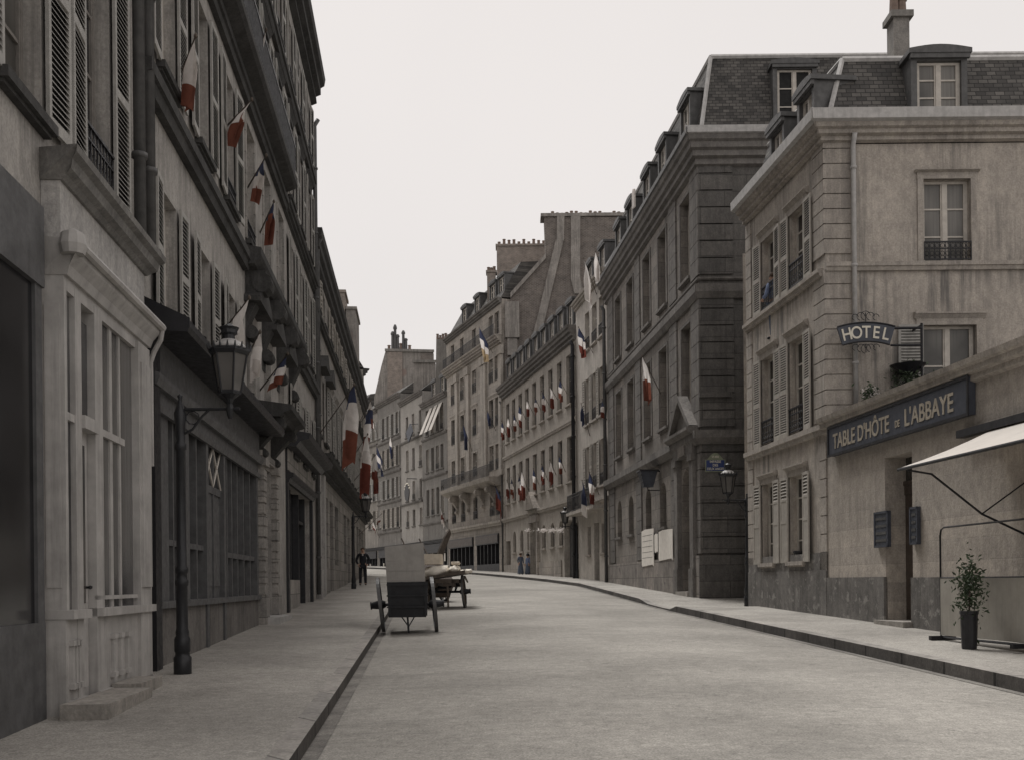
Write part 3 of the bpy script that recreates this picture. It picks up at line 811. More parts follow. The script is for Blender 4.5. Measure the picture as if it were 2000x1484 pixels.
# shopfront 1 (black-brown joinery)
S = MB(); L = uS1-uS0
S.box(uS0-.02, uS0+.28, -.08, .3, g1-.3, 4.6, 1)
S.box(uS0, uS1, -.05, .3, 4.05, 4.62); S.prof([(0,4.0),(-.1,4.0),(-.14,4.08),(-.14,4.14),(0,4.2)], uS0, uS1); S.prof([(0,3.72),(-.06,3.72),(-.08,3.8),(0,3.84)], uS0+.3, uS1)
S.box(uS0+.3, uS1, -.02, .3, 3.8, 4.05)
z12 = lambda u: gz(12.56+u)+PAV
dado = MB(); dado.box(uS0+.29, uS1, -.0, .28, 0, 1.24); mk('shop_dado', dado, M_['soot_trim'], FB.M, bB)
S.box(uS0+.29, uS1, -.07, .3, 1.22, 1.31)
marks = [331, 342, 353, 362, 372, 387, 402, 420, 436, 446, 455, 466, 478, 490, 500]
for i, px in enumerate(marks):
    u = FB.hit(px, 1000)[0]
    big = px in (362, 402, 436, 500)
    S.box(u-(.09 if big else .035), u+(.09 if big else .035), -.03 if big else .02, .3, .2 if px in (402, 436) else 1.3, 3.8)
S.box(FB.hit(332,1000)[0], FB.hit(400,1000)[0], .02, .3, 2.05, 2.13); S.box(FB.hit(446,1000)[0], FB.hit(500,1000)[0], .02, .3, 2.0, 2.09)
S.box(FB.hit(402,1000)[0], FB.hit(436,1000)[0], .02, .3, 3.0, 3.12)
S.box(uS0+.28, FB.hit(331,1000)[0], .01, .3, 1.3, 3.8)
sfB = mk('shopfront', S, [M_['mid_shop'], M_['black_iron']], FB.M, bB)
gl = MB(); gl.box(uS0+.3, uS1-.02, .12, .13, 1.3, 3.8); mk('pane', gl, M_['glass_lt'], FB.M, sfB)
d = MB(); a, b = FB.hit(404,1000)[0], FB.hit(434,1000)[0]
for q0, q1 in ((a, (a+b)/2-.01), ((a+b)/2+.01, b)):
    d.box(q0, q1, .05, .12, .2, 3.0)
    d.box(q0+.1, q1-.1, .03, .05, .6, 1.3); d.box(q0+.1, q1-.1, .03, .05, 1.5, 2.85)
do = mk('door', d, M_['mid_shop'], FB.M, sfB)
br = MB()                                                  # crossed bars in the fanlight
br.tube([(a,.03,3.12),((a+b)/2,.03,3.75),(b,.03,3.12)], .02, 5); br.tube([(a,.03,3.75),((a+b)/2,.03,3.12),(b,.03,3.75)], .02, 5)
mk('fanlight_bars', br, M_['frame'], FB.M, sfB)
# sheet-metal canopy
c = MB(); ca, cb = ub(12.75), ub(21.9)
c.prof([(0,4.62),(-.52,4.60),(-.55,4.66),(-.55,4.74),(0,5.0)], ca, cb)
for k in range(9): c.prof([(0,5.0),(-.55,4.74),(-.55,4.77),(0,5.03)], ca+(cb-ca)*k/9-.0, ca+(cb-ca)*k/9+.03)
mk('canopy', c, M_['black_iron'], FB.M, bB)
# portal
P = MB()
for a, b in ((uP0-.5, uP0-.02), (uP1+.02, uP1+.5)):
    zb = gz(23)+PAV
    P.box(a, b, -.16, .02, zb-.3, zb+.55); P.box(a+.05, b-.05, -.10, .02, zb+.55, 4.0)
    z = zb+.6
    while z < 3.9: P.box(a+.02, b-.02, -.13, .02, z, z+.2); z += .24
    P.box(a-.02, b+.02, -.18, .02, 4.0, 4.15)
P.box(uP0-.5, uP1+.5, -.1, .02, 4.15, 4.32)
mk('portal', P, M_['left_pale'], FB.M, bB)
d = MB(); d.box(uP0, uP1, .3, .36, 0, 4.04)
for i in (0, 1):
    x0 = uP0+(uP1-uP0)*i/2+.06; x1 = uP0+(uP1-uP0)*(i+1)/2-.06
    for z0, z1 in ((1.0, 1.7), (1.85, 3.0), (3.15, 3.9)): d.box(x0, x1, .27, .3, z0, z1)
mk('door', d, M_['door_wood'], FB.M, bB)
# carved brackets under the portal hood
def bracket(F, u, z, h, proj, w, mat, parent, name='bracket'):
    b = MB(); n = 12; pr = []
    for i in range(n+1):
        t = i/n
        y = -proj*(1-t)**1.4 - .05*math.sin(t*math.pi*2)
        pr.append((y, z-h*t))
    b.prof([(0, z), ] + [(min(p[0], -.02), p[1]) for p in pr] + [(0, z-h)], u-w/2, u+w/2)
    b.tube([(u-w/2-.015, -proj*.8, z-h*.16), (u+w/2+.015, -proj*.8, z-h*.16)], h*.13, 10)
    b.tube([(u-w/2-.015, -.1, z-h*.8), (u+w/2+.015, -.1, z-h*.8)], h*.09, 10)
    return mk(name, b, mat if not isinstance(mat, str) else M_[mat], F.M, parent)
for u in (uP0-.25, uP1+.25): bracket(FB, u, 5.05, .95, .55, .34, 'left_trim', bB)
h = MB(); h.prof([(0,5.0),(-.5,5.0),(-.56,5.08),(-.72,5.14),(-.74,5.24),(0,5.34)], uP0-.62, uP1+.62)
mk('portal_hood', h, M_['left_trim'], FB.M, bB)
# shop 2
S = MB(); zb = gz(30)+PAV
S.box(uQ0-.3, uQ0, -.06, .03, 0, 4.1); S.box(uQ1, uQ1+.3, -.06, .03, 0, 4.1)
S.prof([(0,4.1),(-.08,4.1),(-.12,4.2),(-.2,4.24),(-.2,4.34),(0,4.38)], uQ0-.3, uQ1+.35)
S.box(uQ0-.3, uQ1+.3, -.05, .03, 4.38, 5.0)
S.prof([(0,4.98),(-.3,4.98),(-.4,5.1),(-.62,5.16),(-.66,5.3),(0,5.42)], uQ0-.55, uQ1+.7)
du = uQ0+(uQ1-uQ0)*.60
S.box(du-.05, du+.05, .1, .3, zb, 4.1); S.box(uQ1-.75, uQ1-.66, .1, .3, zb, 4.1)
S.box(uQ0, du, .08, .4, 0, zb+.75, 1)
for u in (uQ0+.05, uQ0+1.0, uQ0+1.9): S.box(u, u+.05, .14, .3, zb+.75, 4.1)
S.box(du, uQ1-.7, .14, .3, 3.3, 3.38)
so = mk('shopfront', S, [M_['dark_shop'], M_['left_pale']], FB.M, bB)
gl = MB(); gl.box(uQ0, uQ1, .26, .27, 0, 4.1); mk('pane', gl, M_['glass_dk'], FB.M, so)
fs = MB(); fs.box(uQ0-.28, uQ1+.28, -.07, -.052, 4.42, 4.94); mk('fascia', fs, M_['left_pale'], FB.M, bB)
# plinth and bands
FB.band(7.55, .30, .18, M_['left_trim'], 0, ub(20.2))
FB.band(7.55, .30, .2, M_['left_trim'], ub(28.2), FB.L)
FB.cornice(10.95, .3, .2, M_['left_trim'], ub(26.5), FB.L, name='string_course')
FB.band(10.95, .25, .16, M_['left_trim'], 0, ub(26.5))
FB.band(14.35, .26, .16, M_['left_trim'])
# long balcony over carved brackets (second floor)
bx = MB(); b0, b1 = ub(20.0), ub(28.4)
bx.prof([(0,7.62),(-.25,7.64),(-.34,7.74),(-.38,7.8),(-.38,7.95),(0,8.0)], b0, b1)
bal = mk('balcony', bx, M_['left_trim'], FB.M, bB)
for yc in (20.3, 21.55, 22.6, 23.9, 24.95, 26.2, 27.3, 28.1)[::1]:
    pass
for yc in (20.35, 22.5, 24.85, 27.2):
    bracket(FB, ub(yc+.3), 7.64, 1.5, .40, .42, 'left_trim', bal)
for yc in cent:
    if 20 < yc < 28:                                   # segmental hoods on the windows behind the brackets
        hd = MB(); n = 8; ww = .85
        hd.slab([(ub(yc)-ww, 7.0)] + [(ub(yc)-ww+2*ww*i/n, 7.1+.32*math.sin(math.pi*i/n)) for i in range(n+1)] + [(ub(yc)+ww, 7.0)], -.32, .0)
        mk('window_hood', hd, M_['left_trim'], FB.M, bB)
hd = MB(); hd.prof([(0,6.05),(-.1,6.1),(-.3,6.2),(-.32,6.3),(0,6.36)], b0, b1); 
# deep stone balcony one storey up
bx = MB(); b0, b1 = ub(16.6), ub(26.0)
bx.prof([(0,11.2),(-.15,11.22),(-.36,11.3),(-.42,11.36),(-.42,11.5),(0,11.55)], b0, b1)
bal2 = mk('balcony', bx, M_['left_trim'], FB.M, bB)
rl = MB(); y = -.36
rl.box(b0, b1, y-.03, y+.03, 12.3, 12.36); rl.box(b0, b1, y-.012, y+.012, 11.62, 11.66); rl.box(b0, b1, y-.008, y+.008, 11.66, 12.0)
u = b0
while u < b1: rl.box(u-.02, u+.02, y-.02, y+.02, 11.5, 12.32); u += .12
rl.box(b1-.03, b1, y, -.01, 12.3, 12.36); rl.box(b1-.03, b1, y, -.01, 11.62, 12.0)
mk('railing', rl, M_['black_iron'], FB.M, bal2)
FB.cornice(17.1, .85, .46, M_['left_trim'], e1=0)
roof_simple(FB, 17.95, 1.8, 2.6, 12, 'slate')
gutter_pipe(FB, FB.L-.12, 1.2, 16.6, 'zinc', .07, -.1)

# --- building D
YD = 67.0
FD = Fac((lx(YB+.02), YB+.02), (lx(YD), YD))
bD = building('lower grey house row with heavy overhanging eaves beyond the tall apartment house', FD, 'apartment house', 'apartment_house')
uD = lambda Y: (Y-YB)/(YD-YB)*FD.L
n = 13
for i in range(n):
    yc = YB+1.4+2.5*i
    for ri, (z0, z1) in enumerate([(6.6, 8.75), (10.85, 11.95)]):
        window(FD, uD(yc)-.48, uD(yc)+.48, z0, z1, bars=2, dk=(i+ri) % 3 == 0, sh=.42 if (i*7+ri*3) % 5 else None, pitch=.11, shm='shutter' if ri else 'shutter_dk',
               sill='left_trim', hood='left_pale' if ri == 0 and i > 1 else None)
    if i % 4 != 0:
        FD.op.append((uD(yc)-.85, uD(yc)+.85, -1 if i % 4 == 2 else gz(yc)+1.1, 4.7, 0, .3))
        o = MB(); o.box(uD(yc)-.85, uD(yc)+.85, .2, .26, .5, 4.7); 
        for k in range(5): o.box(uD(yc)-.85+.4*k, uD(yc)-.8+.4*k, .14, .2, .5, 4.7)
        o.box(uD(yc)-.85, uD(yc)+.85, .14, .2, 3.8, 3.9)
        so = mk('shop_window', o, M_['dark_shop'], FD.M, bD)
        gl = MB(); gl.box(uD(yc)-.84, uD(yc)+.84, .185, .197, 1.9, 4.65); mk('pane', gl, M_['glass_dk'], FD.M, so)
FD.wall(13.1, M_['left_pale'], 10)
FD.cornice(5.3, .55, .5, M_['left_trim'], uD(YB+.3), None, name='shop_cornice')
FD.band(10.35, .2, .16, M_['left_trim'])
FD.cornice(12.15, 1.0, .3, M_['left_trim'])
roof_simple(FD, 13.15, 2.2, .9, 10, 'zinc', .4)
for yc in (36.2, 38.7):
    hd = MB(); n2 = 2; u = uD(yc)
    hd.slab([(u-.85, 8.85), (u, 9.4), (u+.85, 8.85)], -.3, 0); mk('window_hood', hd, M_['left_trim'], FD.M, bD)
pp = MB(); pp.box(uD(YB+.1), uD(YB+.75), -.12, .02, 0, 5.3); pp.box(uD(YB+1.9), uD(YB+2.6), -.12, .02, 0, 5.3)
pp.box(uD(YB+.05), uD(YB+.8), -.18, .02, 0, 2.0)
mk('pier', pp, M_['white_wall'], FD.M, bD)
# glazed lantern and tall brick stack behind the eaves
la = MB(); u0, u1 = uD(48), uD(58)
def lantern(u0, u1, y0, z0, z1):
    la.add([(u0,y0,z0),(u1,y0,z0),(u1,y0+2.5,z0),(u0,y0+2.5,z0),(u0,y0+1.4,z1),(u1,y0+1.4,z1),(u1,y0+2.5,z1),(u0,y0+2.5,z1)],
           [(3,2,1,0),(4,5,6,7),(0,1,5,4),(1,2,6,5),(2,3,7,6),(3,0,4,7)], 1)
    for i in range(13):
        u = u0+(u1-u0)*i/12
        la.tube([(u, y0-.03, z0), (u, y0+1.37, z1)], .05, 4)
    for t in (0, .33, .66, 1): la.tube([(u0, y0-.03+1.4*t, z0+(z1-z0)*t), (u1, y0-.03+1.4*t, z0+(z1-z0)*t)], .06, 4)
lantern(u0, u1, .9, 15.0, 17.6)
mk('roof_lantern', la, [M_['lead'], M_['glass_lt']], FD.M, bD)
chimney(FD, uD(60), uD(62.4), .7, 1.5, 14, 18.3, 'stackb', 0)
chimney(FD, uD(60.2), uD(63.8), .1, .65, 13.9, 17.4, 'plaster', 0)
gutter_pipe(FD, uD(YB+.35), 5.9, 12.9, 'zinc', .06, -.12)

# --- building E (round the bend, mostly hidden)
FE = Fac((lx(YD+.02), YD+.02), (-16.6, 80))
bE = building('plain grey house at the left where the street bends out of sight', FE, 'building')
for i in range(4):
    for z0, z1 in ((7, 8.8), (9.9, 11.6), (12.6, 14.2)): window(FE, 1.2+3*i, 2.2+3*i, z0, z1, sh=.45, pitch=.14)
FE.wall(15.2, M_['far2'], 10); FE.cornice(14.8, .5, .4, M_['left_trim']); FE.band(5.6, .3, .3, M_['left_trim'])
roof_simple(FE, 15.3, 1.5, 2.2, 10, 'slate')

# ================================================================ RIGHT SIDE
# --- hotel
HA, HB = (6.32, 27.9), (6.84, 22.7)
FH = Fac(HA, HB)
bH = building('cream rendered hotel with shutters and slate mansard, near right', FH, 'hotel', 'hotel_building')
FS = Fac(HB, (HB[0]+11, HB[1]-.0), bH)
hz = lambda px, py: FH.hit(px, py)[1]
ZC = 11.05                                         # wall top
rows = [(hz(1541, 578)+.06, hz(1541, 425)), (hz(1541, 860)+.1, hz(1541, 672)), (hz(1551, 1096), hz(1551, 930))]
for ri, (z0, z1) in enumerate(rows):
    y = (500, 760, 1010)[ri]
    for a in (1489, 1543):
        u0 = FH.hit(a, y)[0]
        if ri < 2: window(FH, u0, u0+.98, z0, z1, bars=3, sh=.47, pitch=.055, rail=.62, hood='hotel_trim', hh=.16)
        else: window(FH, u0+.02, u0+.94, z0, z1, bars=3, sh=.44, pitch=.07, solid=.74, hood='hotel_trim', hh=.14, sill='hotel_trim')
FH.wall(ZC, M_['hotel'], 9, sides='R', top=False)
sx = lambda px, py=400: FS.hit(px, py)[0]
sz = lambda py, px=1750: FS.hit(px, py)[1]
# upper storeys of the side wall facing the camera
wl, wr = sx(1803), sx(1896)
window(FS, wl, wr, sz(514), sz(352), bars=2, pane='curtain', surround='hotel_trim', hood='hotel_trim', hh=.05, rail=.45)
o = window(FS, sx(1802,690), sx(1906,690), sz(790), sz(636), bars=1, pane='curtain', surround='hotel_trim', hood='hotel_trim', hh=.16)
put('shutter', shutter_mesh(.54, sz(636)-sz(790), 'shutter_dk', .06), FS.M @ T(sx(1753,690), -.07, sz(790)), o)
wl3 = sx(2010)
window(FS, wl3+.9, wl3+1.9, sz(514), sz(352), bars=2, pane='curtain', surround='hotel_trim', rail=.45)
FS.wall(ZC, M_['hotel'], 8, sides='L', top=False)
band_z = sz(524, 1620)
FS.band(band_z-.08, .18, .12, M_['hotel_trim'], 0, 11)
FH.band(hz(1541, 578)-.14, .17, .14, M_['hotel_trim'], 0, FH.L-.1)
FH.band(hz(1541, 860)-.16, .22, .14, M_['hotel_trim'])
# cornice + gutter running round the corner
def wrap(F, e0, e1, **k): return F.cornice(10.92, .35, .30, M_['hotel_trim'], e0=e0, e1=e1, **k)
wrap(FH, 0, 1); wrap(FS, 1, 0)
g_ = MB(); pr = [(-.30,11.27),(-.40,11.30),(-.41,11.52),(-.36,11.52),(-.33,11.34),(-.0,11.31)]
g_.prof(pr, -.05, FH.L, 0, None, [-p[0] for p in pr]); mk('gutter', g_, M_['lead'], FH.M, bH)
g_ = MB(); g_.prof(pr, 0, 11, 0, [p[0] for p in pr]); mk('gutter', g_, M_['lead'], FS.M, bH)
# quoins on both faces of the corner, and at the lane end
P_ = .325
q0 = MB()
z = 4.95
while z < 10.8:
    if abs(z-band_z) > .2: q0.box(FH.L-.62, FH.L+.03, -.035, .02, z+.012, z+P_-.012)
    z += P_
mk('quoins', q0, M_['hotel_trim'], FH.M, bH)
q0 = MB(); z = 4.95
while z < 10.8:
    if abs(z-band_z) > .2: q0.box(-.033, .56, -.035, .02, z+.012, z+P_-.012)
    z += P_
mk('quoins', q0, M_['hotel_trim'], FS.M, bH)
q0 = MB(); z = 1.9
while z < 10.8: q0.box(.0, .42, -.03, .02, z+.012, z+.36-.012); z += .36
mk('quoins', q0, M_['hotel_trim'], FH.M, bH)
q0 = MB(); z = 1.7
while z < 4.5: q0.box(FH.L-.38, FH.L, -.03, .02, z+.012, z+.4-.012); z += .4
mk('quoins', q0, M_['hotel_trim'], FH.M, bH)
gutter_pipe(FS, sx(1665, 500), 4.95, 11.05, 'lead', .055, -.12)
# plinth
pl = MB(); pl.box(.02, FH.L, -.05, .03, -.2, 1.72); pl.box(.0, FH.L, -.03, .03, 1.72, 2.1); mk('plinth', pl, M_['hotel_base'], FH.M, bH)
# mansard
rz0, rz1 = 11.32, 13.05
def W(F, u, y, z): return F.M @ Vector((u, y, z))
mb = MB()
ru = sx(1655, 130); 
A0 = Vector((6.84+.08, 22.78, rz0)); A1 = Vector((17.5, 22.78, rz0)); T0 = Vector((6.84+.62, 23.35, rz1)); T1 = Vector((17.5, 23.35, rz1))
C0 = Vector((6.32+.08, 27.9, rz0)); D0 = Vector((6.32+.62, 27.9, rz1)); R0 = Vector((9.5, 27.9, rz1+.12)); R1 = Vector((9.5, 25.5, rz1+.12)); R2 = Vector((17.5, 25.5, rz1+.12))
mb.quad(A0, A1, T1, T0); mb.quad(C0, A0, T0, D0); mb.quad(T0, T1, R2, R1); mb.quad(D0, T0, R1, R0); mb.quad(C0, D0, R0, (9.5, 27.9, rz0))
mb.quad((9.5,27.9,rz0), R0, R2, (17.5,27.9,rz0))
mk('roof', mb, M_['slate'], None, bH)
tr = MB(); tr.tube([A0, T0], .06, 6); tr.tube([T0, T1], .07, 6); tr.tube([D0, T0], .06, 6); mk('roof_flashing', tr, M_['lead'], None, bH)
fl = MB(); fl.add([(6.32,27.9,10.9),(6.84,22.7,10.9),(17.8,22.7,10.9),(17.8,27.9,10.9),(6.33,27.88,10.9),(6.32,27.9,11.3),(6.84,22.7,11.3),(17.8,22.7,11.3),(17.8,27.9,11.3),(6.33,27.88,11.3)],
  [(5,6,7,8,9),(0,1,6,5),(1,2,7,6),(2,3,8,7),(3,4,9,8),(4,0,5,9)]); mk('eaves', fl, M_['zinc'], None, bH)
dm = dormer(FS, sx(1836, 200), 1.22, 1.40, 11.44, y=.03, D=1.6, pane='curtain', bars=2)
u1 = FH.hit(1590, 230)[0]; u2 = FH.hit(1535, 300)[0]
dormer(FH, u1-.35, 1.0, 1.06, 11.42, y=-.06, D=.95, bars=1, pane='curtain')
dormer(FH, u2-.45, 1.0, 1.06, 11.42, y=-.06, D=.95, bars=1, pane='curtain')
cx_ = lambda px: FS.hit(px, 80, 2.6)[0]
chimney(FS, cx_(1738), cx_(1790), 2.6, 3.2, 12.9, 14.0, 'plaster', 0)
chimney(FS, cx_(1747), cx_(1778), 2.65, 3.1, 13.95, 15.2, 'far2', 2, .45)
chimney(FS, cx_(1878), cx_(1902), 2.7, 3.2, 12.9, 13.6, 'plaster', 1, .3)
# --- low restaurant wing along the street (part of the hotel)
FX = Fac(HB, (9.11-.1*3.0, 3.0), bH)
xh = lambda px, py: FX.hit(px, py)
dl, dr = xh(1730, 1100)[0], xh(1783, 1100)[0]
FX.op.append((dl, dr, -1, xh(1732, 893)[1], 0, .45))
zE = 4.62
g4 = FX.hit(2100, 1000)[0]
FX.wall(zE, M_['hotel_ext'], 3.5, sides='L', rev=.45)
FX.cornice(zE, .34, .26, M_['hotel_trim'], 0.0, None)
lt = MB(); lt.box(0, FX.L, 0, 3.6, zE+.3, zE+.36); mk('terrace_roof', lt, M_['zinc'], FX.M, bH)
pl = MB(); zt = 1.55
pl.box(0.02, dl, -.045, .03, -.2, zt); pl.box(dr, FX.L, -.045, .03, -.2, zt-.02)
mk('plinth', pl, M_['hotel_base'], FX.M, bH)
q0 = MB(); z = 1.75
d = MB(); d.box(dl, dr, .4, .46, .4, 3.1); d.box(dl+.1, dr-.1, .37, .4, 1.5, 2.9)
d.box(dl, dr, .38, .46, 3.1, 3.28); d.box(dl, dr, .36, .46, 3.28, 3.36)
mk('door', d, M_['door_wood'], FX.M, bH)
tr = MB(); tr.box(dl, dr, .42, .44, 3.36, 4.1); mk('fanlight', tr, M_['glass'], FX.M, bH)
stp = MB(); stp.box(dl-.05, dr+.05, -.22, .4, 0, gz(18.5)+PAV+.13); mk('doorstep', stp, M_['step'], FX.M, bH)
wl_ = MB(); wl_.box(dr-.02, dr, .02, .3, .5, 3.0); 
# number on the fanlight
nm = text_mesh('20', .26, .006, M_['ivory'], 'CENTER')
put('door_number', nm, FX.M @ T(dl+(dr-dl)*.72, .40, 3.55) @ STAND, bH)

# second-floor woman is added later; things fixed to the hotel
def thing_mesh(name, mb, mats, M, label, cat, group=None, smooth=False):
    o = mk(name, mb, mats, M, None, smooth); o['label'] = label; o['category'] = cat
    if group: o['group'] = group
    return o
# TABLE D'HOTE board
ub0, zt0 = xh(1630, 836); ub1 = xh(1906, 740)[0]
zb0 = zt0 - .60
sg = thing('sign_board', "long dark board lettered TABLE D'HÔTE DE L'ABBAYE on the low hotel wing", 'shop sign', FX.M @ T(ub0, -.1, zb0))
s = MB(); w_ = ub1-ub0
s.box(0, w_, -.04, .09, 0, .60); 
mk('board', s, M_['sign'], FX.M @ T(ub0, -.1, zb0), sg)
s = MB(); s.box(-.03, w_+.03, -.06, -.04, .57, .62); s.box(-.03, w_+.03, -.06, -.04, -.02, .03); s.box(-.03, .02, -.06, -.04, .03, .57); s.box(w_-.02, w_+.03, -.06, -.04, .03, .57)
mk('moulding', s, M_['dark_shop'], FX.M @ T(ub0, -.1, zb0), sg)
def fit_text(sv, F, u0, u1, z, size, mat, parent, y, name='lettering'):
    me = text_mesh(sv, size, .006, mat)
    xs = [v.co.x for v in me.vertices]; k = (u1-u0)/(max(xs)-min(xs)); x0 = min(xs)
    return put(name, me, F.M @ T(u0, y, z) @ STAND @ Matrix.Diagonal((k, 1, 1, 1)) @ T(-x0, 0, 0), parent)
us_ = lambda px, py: xh(px, py)[0]
fit_text("TABLE D'HÔTE", FX, us_(1640, 850), us_(1751, 830), zb0+.13, .44, M_['gold'], sg, -.146)
fit_text("DE", FX, us_(1763, 820), us_(1772, 820), zb0+.16, .18, M_['gold'], sg, -.146)
fit_text("L'ABBAYE", FX, us_(1782, 800), us_(1878, 780), zb0+.13, .44, M_['gold'], sg, -.146)
# HOTEL arched hanging sign, reaching out from the side wall
hs = thing('hotel_sign', 'arched dark iron sign reading HOTEL with scroll ironwork, hung by the corner quoins', 'hanging sign', FS.M @ T(sx(1700,650), -1.0, sz(650)))
yh = -.55
x0, x1 = FS.hit(1640, 660, yh)[0], FS.hit(1742, 655, yh)[0]
zc = FS.hit(1690, 655, yh)[1]
Lh = x1-x0; rad = 1.9; hh = .40
mb = MB(); n = 16; cx = (x0+x1)/2
th0 = math.asin(Lh/2/rad)
poly_t = [(cx+(rad+hh/2)*math.sin(-th0+2*th0*i/n), zc-rad+.06+(rad+hh/2)*math.cos(-th0+2*th0*i/n)) for i in range(n+1)]
poly_b = [(cx+(rad-hh/2)*math.sin(-th0+2*th0*i/n), zc-rad+.06+(rad-hh/2)*math.cos(-th0+2*th0*i/n)) for i in range(n+1)]
for i in range(n): mb.slab([poly_b[i], poly_b[i+1], poly_t[i+1], poly_t[i]], yh-.03, yh+.03)
mk('board', mb, M_['sign'], FS.M, hs)
mb = MB()
mb.tube([(p[0], yh-.035, p[1]) for p in poly_t], .018, 6); mb.tube([(p[0], yh-.035, p[1]) for p in poly_b], .018, 6)
# arms back to the bracket plate by the shutter
xr = FS.hit(1800, 640, yh)[0]
for zz, r in ((zc+.16, .03), (zc-.20, .025)):
    mb.tube([(x1-.03, yh, zz-.02), (xr, yh, zz-.02)], r, 6)
mb.tube([(xr, yh, zc+.24), (xr, yh, zc-1.25)], .028, 6); mb.tube([(xr, yh, zc+.2), (xr, 0, zc+.2)], .022, 6); mb.tube([(xr, yh, zc-1.2), (xr, 0, zc-1.2)], .022, 6)
for k, sgn in ((1, 1), (-1, -1)):
    for dx in (-.22, -.1, .0, .1, .22):
        c0 = zc+ sgn*(hh/2+.05) + (.06 if sgn > 0 else .06)
        r = .10-abs(dx)*.15
        mb.tube([(cx+dx+r*math.cos(a*.5), yh, c0+sgn*r+r*math.sin(a*.5)) for a in range(10)], .008, 5)
    mb.tube([(cx, yh, zc+sgn*.2), (cx, yh, zc+sgn*.42+.05)], .010, 5)
mk('scroll_ironwork', mb, M_['black_iron'], FS.M, hs)
for i, ch in enumerate('HOTEL'):
    th = -th0*.74 + th0*1.48*i/4
    me = text_mesh(ch, .36, .006, M_['ivory'], 'CENTER')
    put('letter', me, FS.M @ T(cx+(rad-.125)*math.sin(th), yh-.04, zc-rad+.06+(rad-.125)*math.cos(th)) @ Matrix.Rotation(th, 4, 'Y') @ STAND @ Matrix.Diagonal((.85,1,1,1)), hs)
# plaques beside the hotel door
for px0, px1, y0, y1, lab in ((1715, 1741, 1000, 1067, 'dark slatted notice plaque on the left of the hotel door'), (1785, 1799, 990, 1062, 'dark lettered plaque on the right of the hotel door')):
    a, zt_ = xh(px0, y0); b, zb_ = xh(px1, y1); 
    mb = MB(); mb.box(a, b, -.07, -.004, zb_, zt_)
    mb.box(a-.02, b+.02, -.085, -.07, zt_-.04, zt_); mb.box(a-.02, b+.02, -.085, -.07, zb_, zb_+.04); mb.box(a-.02, a+.02, -.085, -.07, zb_, zt_); mb.box(b-.02, b+.02, -.085, -.07, zb_, zt_)
    k = 5
    for i in range(1, k): mb.box(a+.05, b-.05, -.08, -.07, zb_+(zt_-zb_)*i/k-.03, zb_+(zt_-zb_)*i/k+.02, 1)
    thing_mesh('plaque', mb, [M_['sign'], M_['zinc']], FX.M, lab, 'plaque')
# flower bracket with a hanging plant under the HOTEL sign
import random as _r
def leafball(c, rx, rz, n, size, seed=1):
    rr = _r.Random(seed); mb = MB()
    for i in range(n):
        p = Vector(c) + Vector((rr.gauss(0,.45)*rx, rr.gauss(0,.45)*rx, rr.gauss(0,.5)*rz))
        a = Vector((rr.uniform(-1,1), rr.uniform(-1,1), rr.uniform(-1,1))).normalized(); b = a.cross(Vector((rr.uniform(-1,1), rr.uniform(-1,1), .3))).normalized()
        s_ = size*rr.uniform(.6, 1.3)
        mb.add([p-a*s_, p+b*s_*.4, p+a*s_, p-b*s_*.4], [(0,1,2,3)])
    return mb
fx, fz = FS.hit(1772, 745, -.3)
fb = thing('hanging_planter', 'black iron dish with trailing plant fixed below the HOTEL sign', 'planter', FS.M @ T(fx, -.3, fz))
mb = MB(); mb.lathe([(.05,-.12),(.2,-.06),(.36,.10),(.38,.12),(.36,.12)], 16, (fx, -.35, fz+.22)); mb.tube([(fx,-.35,fz+.1),(fx,0,fz-.1)], .02, 6)
mk('dish', mb, M_['black_iron'], FS.M, fb)
mk('plant', leafball((fx, -.35, fz+.05), .35, .35, 500, .04, 4), M_['leaf'], FS.M, fb)
# small pot plants on the wing roof
wx, wz_ = FS.hit(1697, 775, -.5)
pp = thing('flowerpot', 'small potted white flowers on the low wing parapet near the downpipe', 'potted plant', FS.M @ T(wx, -.5, 5.0))
mb = MB(); mb.lathe([(.10,0),(.14,.24),(.16,.25),(.15,.27)], 12, (wx, -.5, 5.0)); mk('pot', mb, M_['pot'], FS.M, pp)
mk('leaves', leafball((wx, -.5, 5.42), .18, .2, 160, .045, 6), M_['leaf'], FS.M, pp)
mk('flowers', leafball((wx+.05, -.5, 5.45), .16, .12, 50, .045, 8), M_['white'], FS.M, pp)
sx_, sz_ = FH.hit(1562, 1088, .1)
mb = MB(); mb.lathe([(.08,0),(.12,.2),(.14,.21),(.13,.25)], 12, (sx_, .08, rows[2][0]+.0)); thing_mesh('flowerpot', mb, M_['black_iron'], FH.M, 'small dark empty flowerpot on the right-hand ground floor sill of the hotel', 'flowerpot')
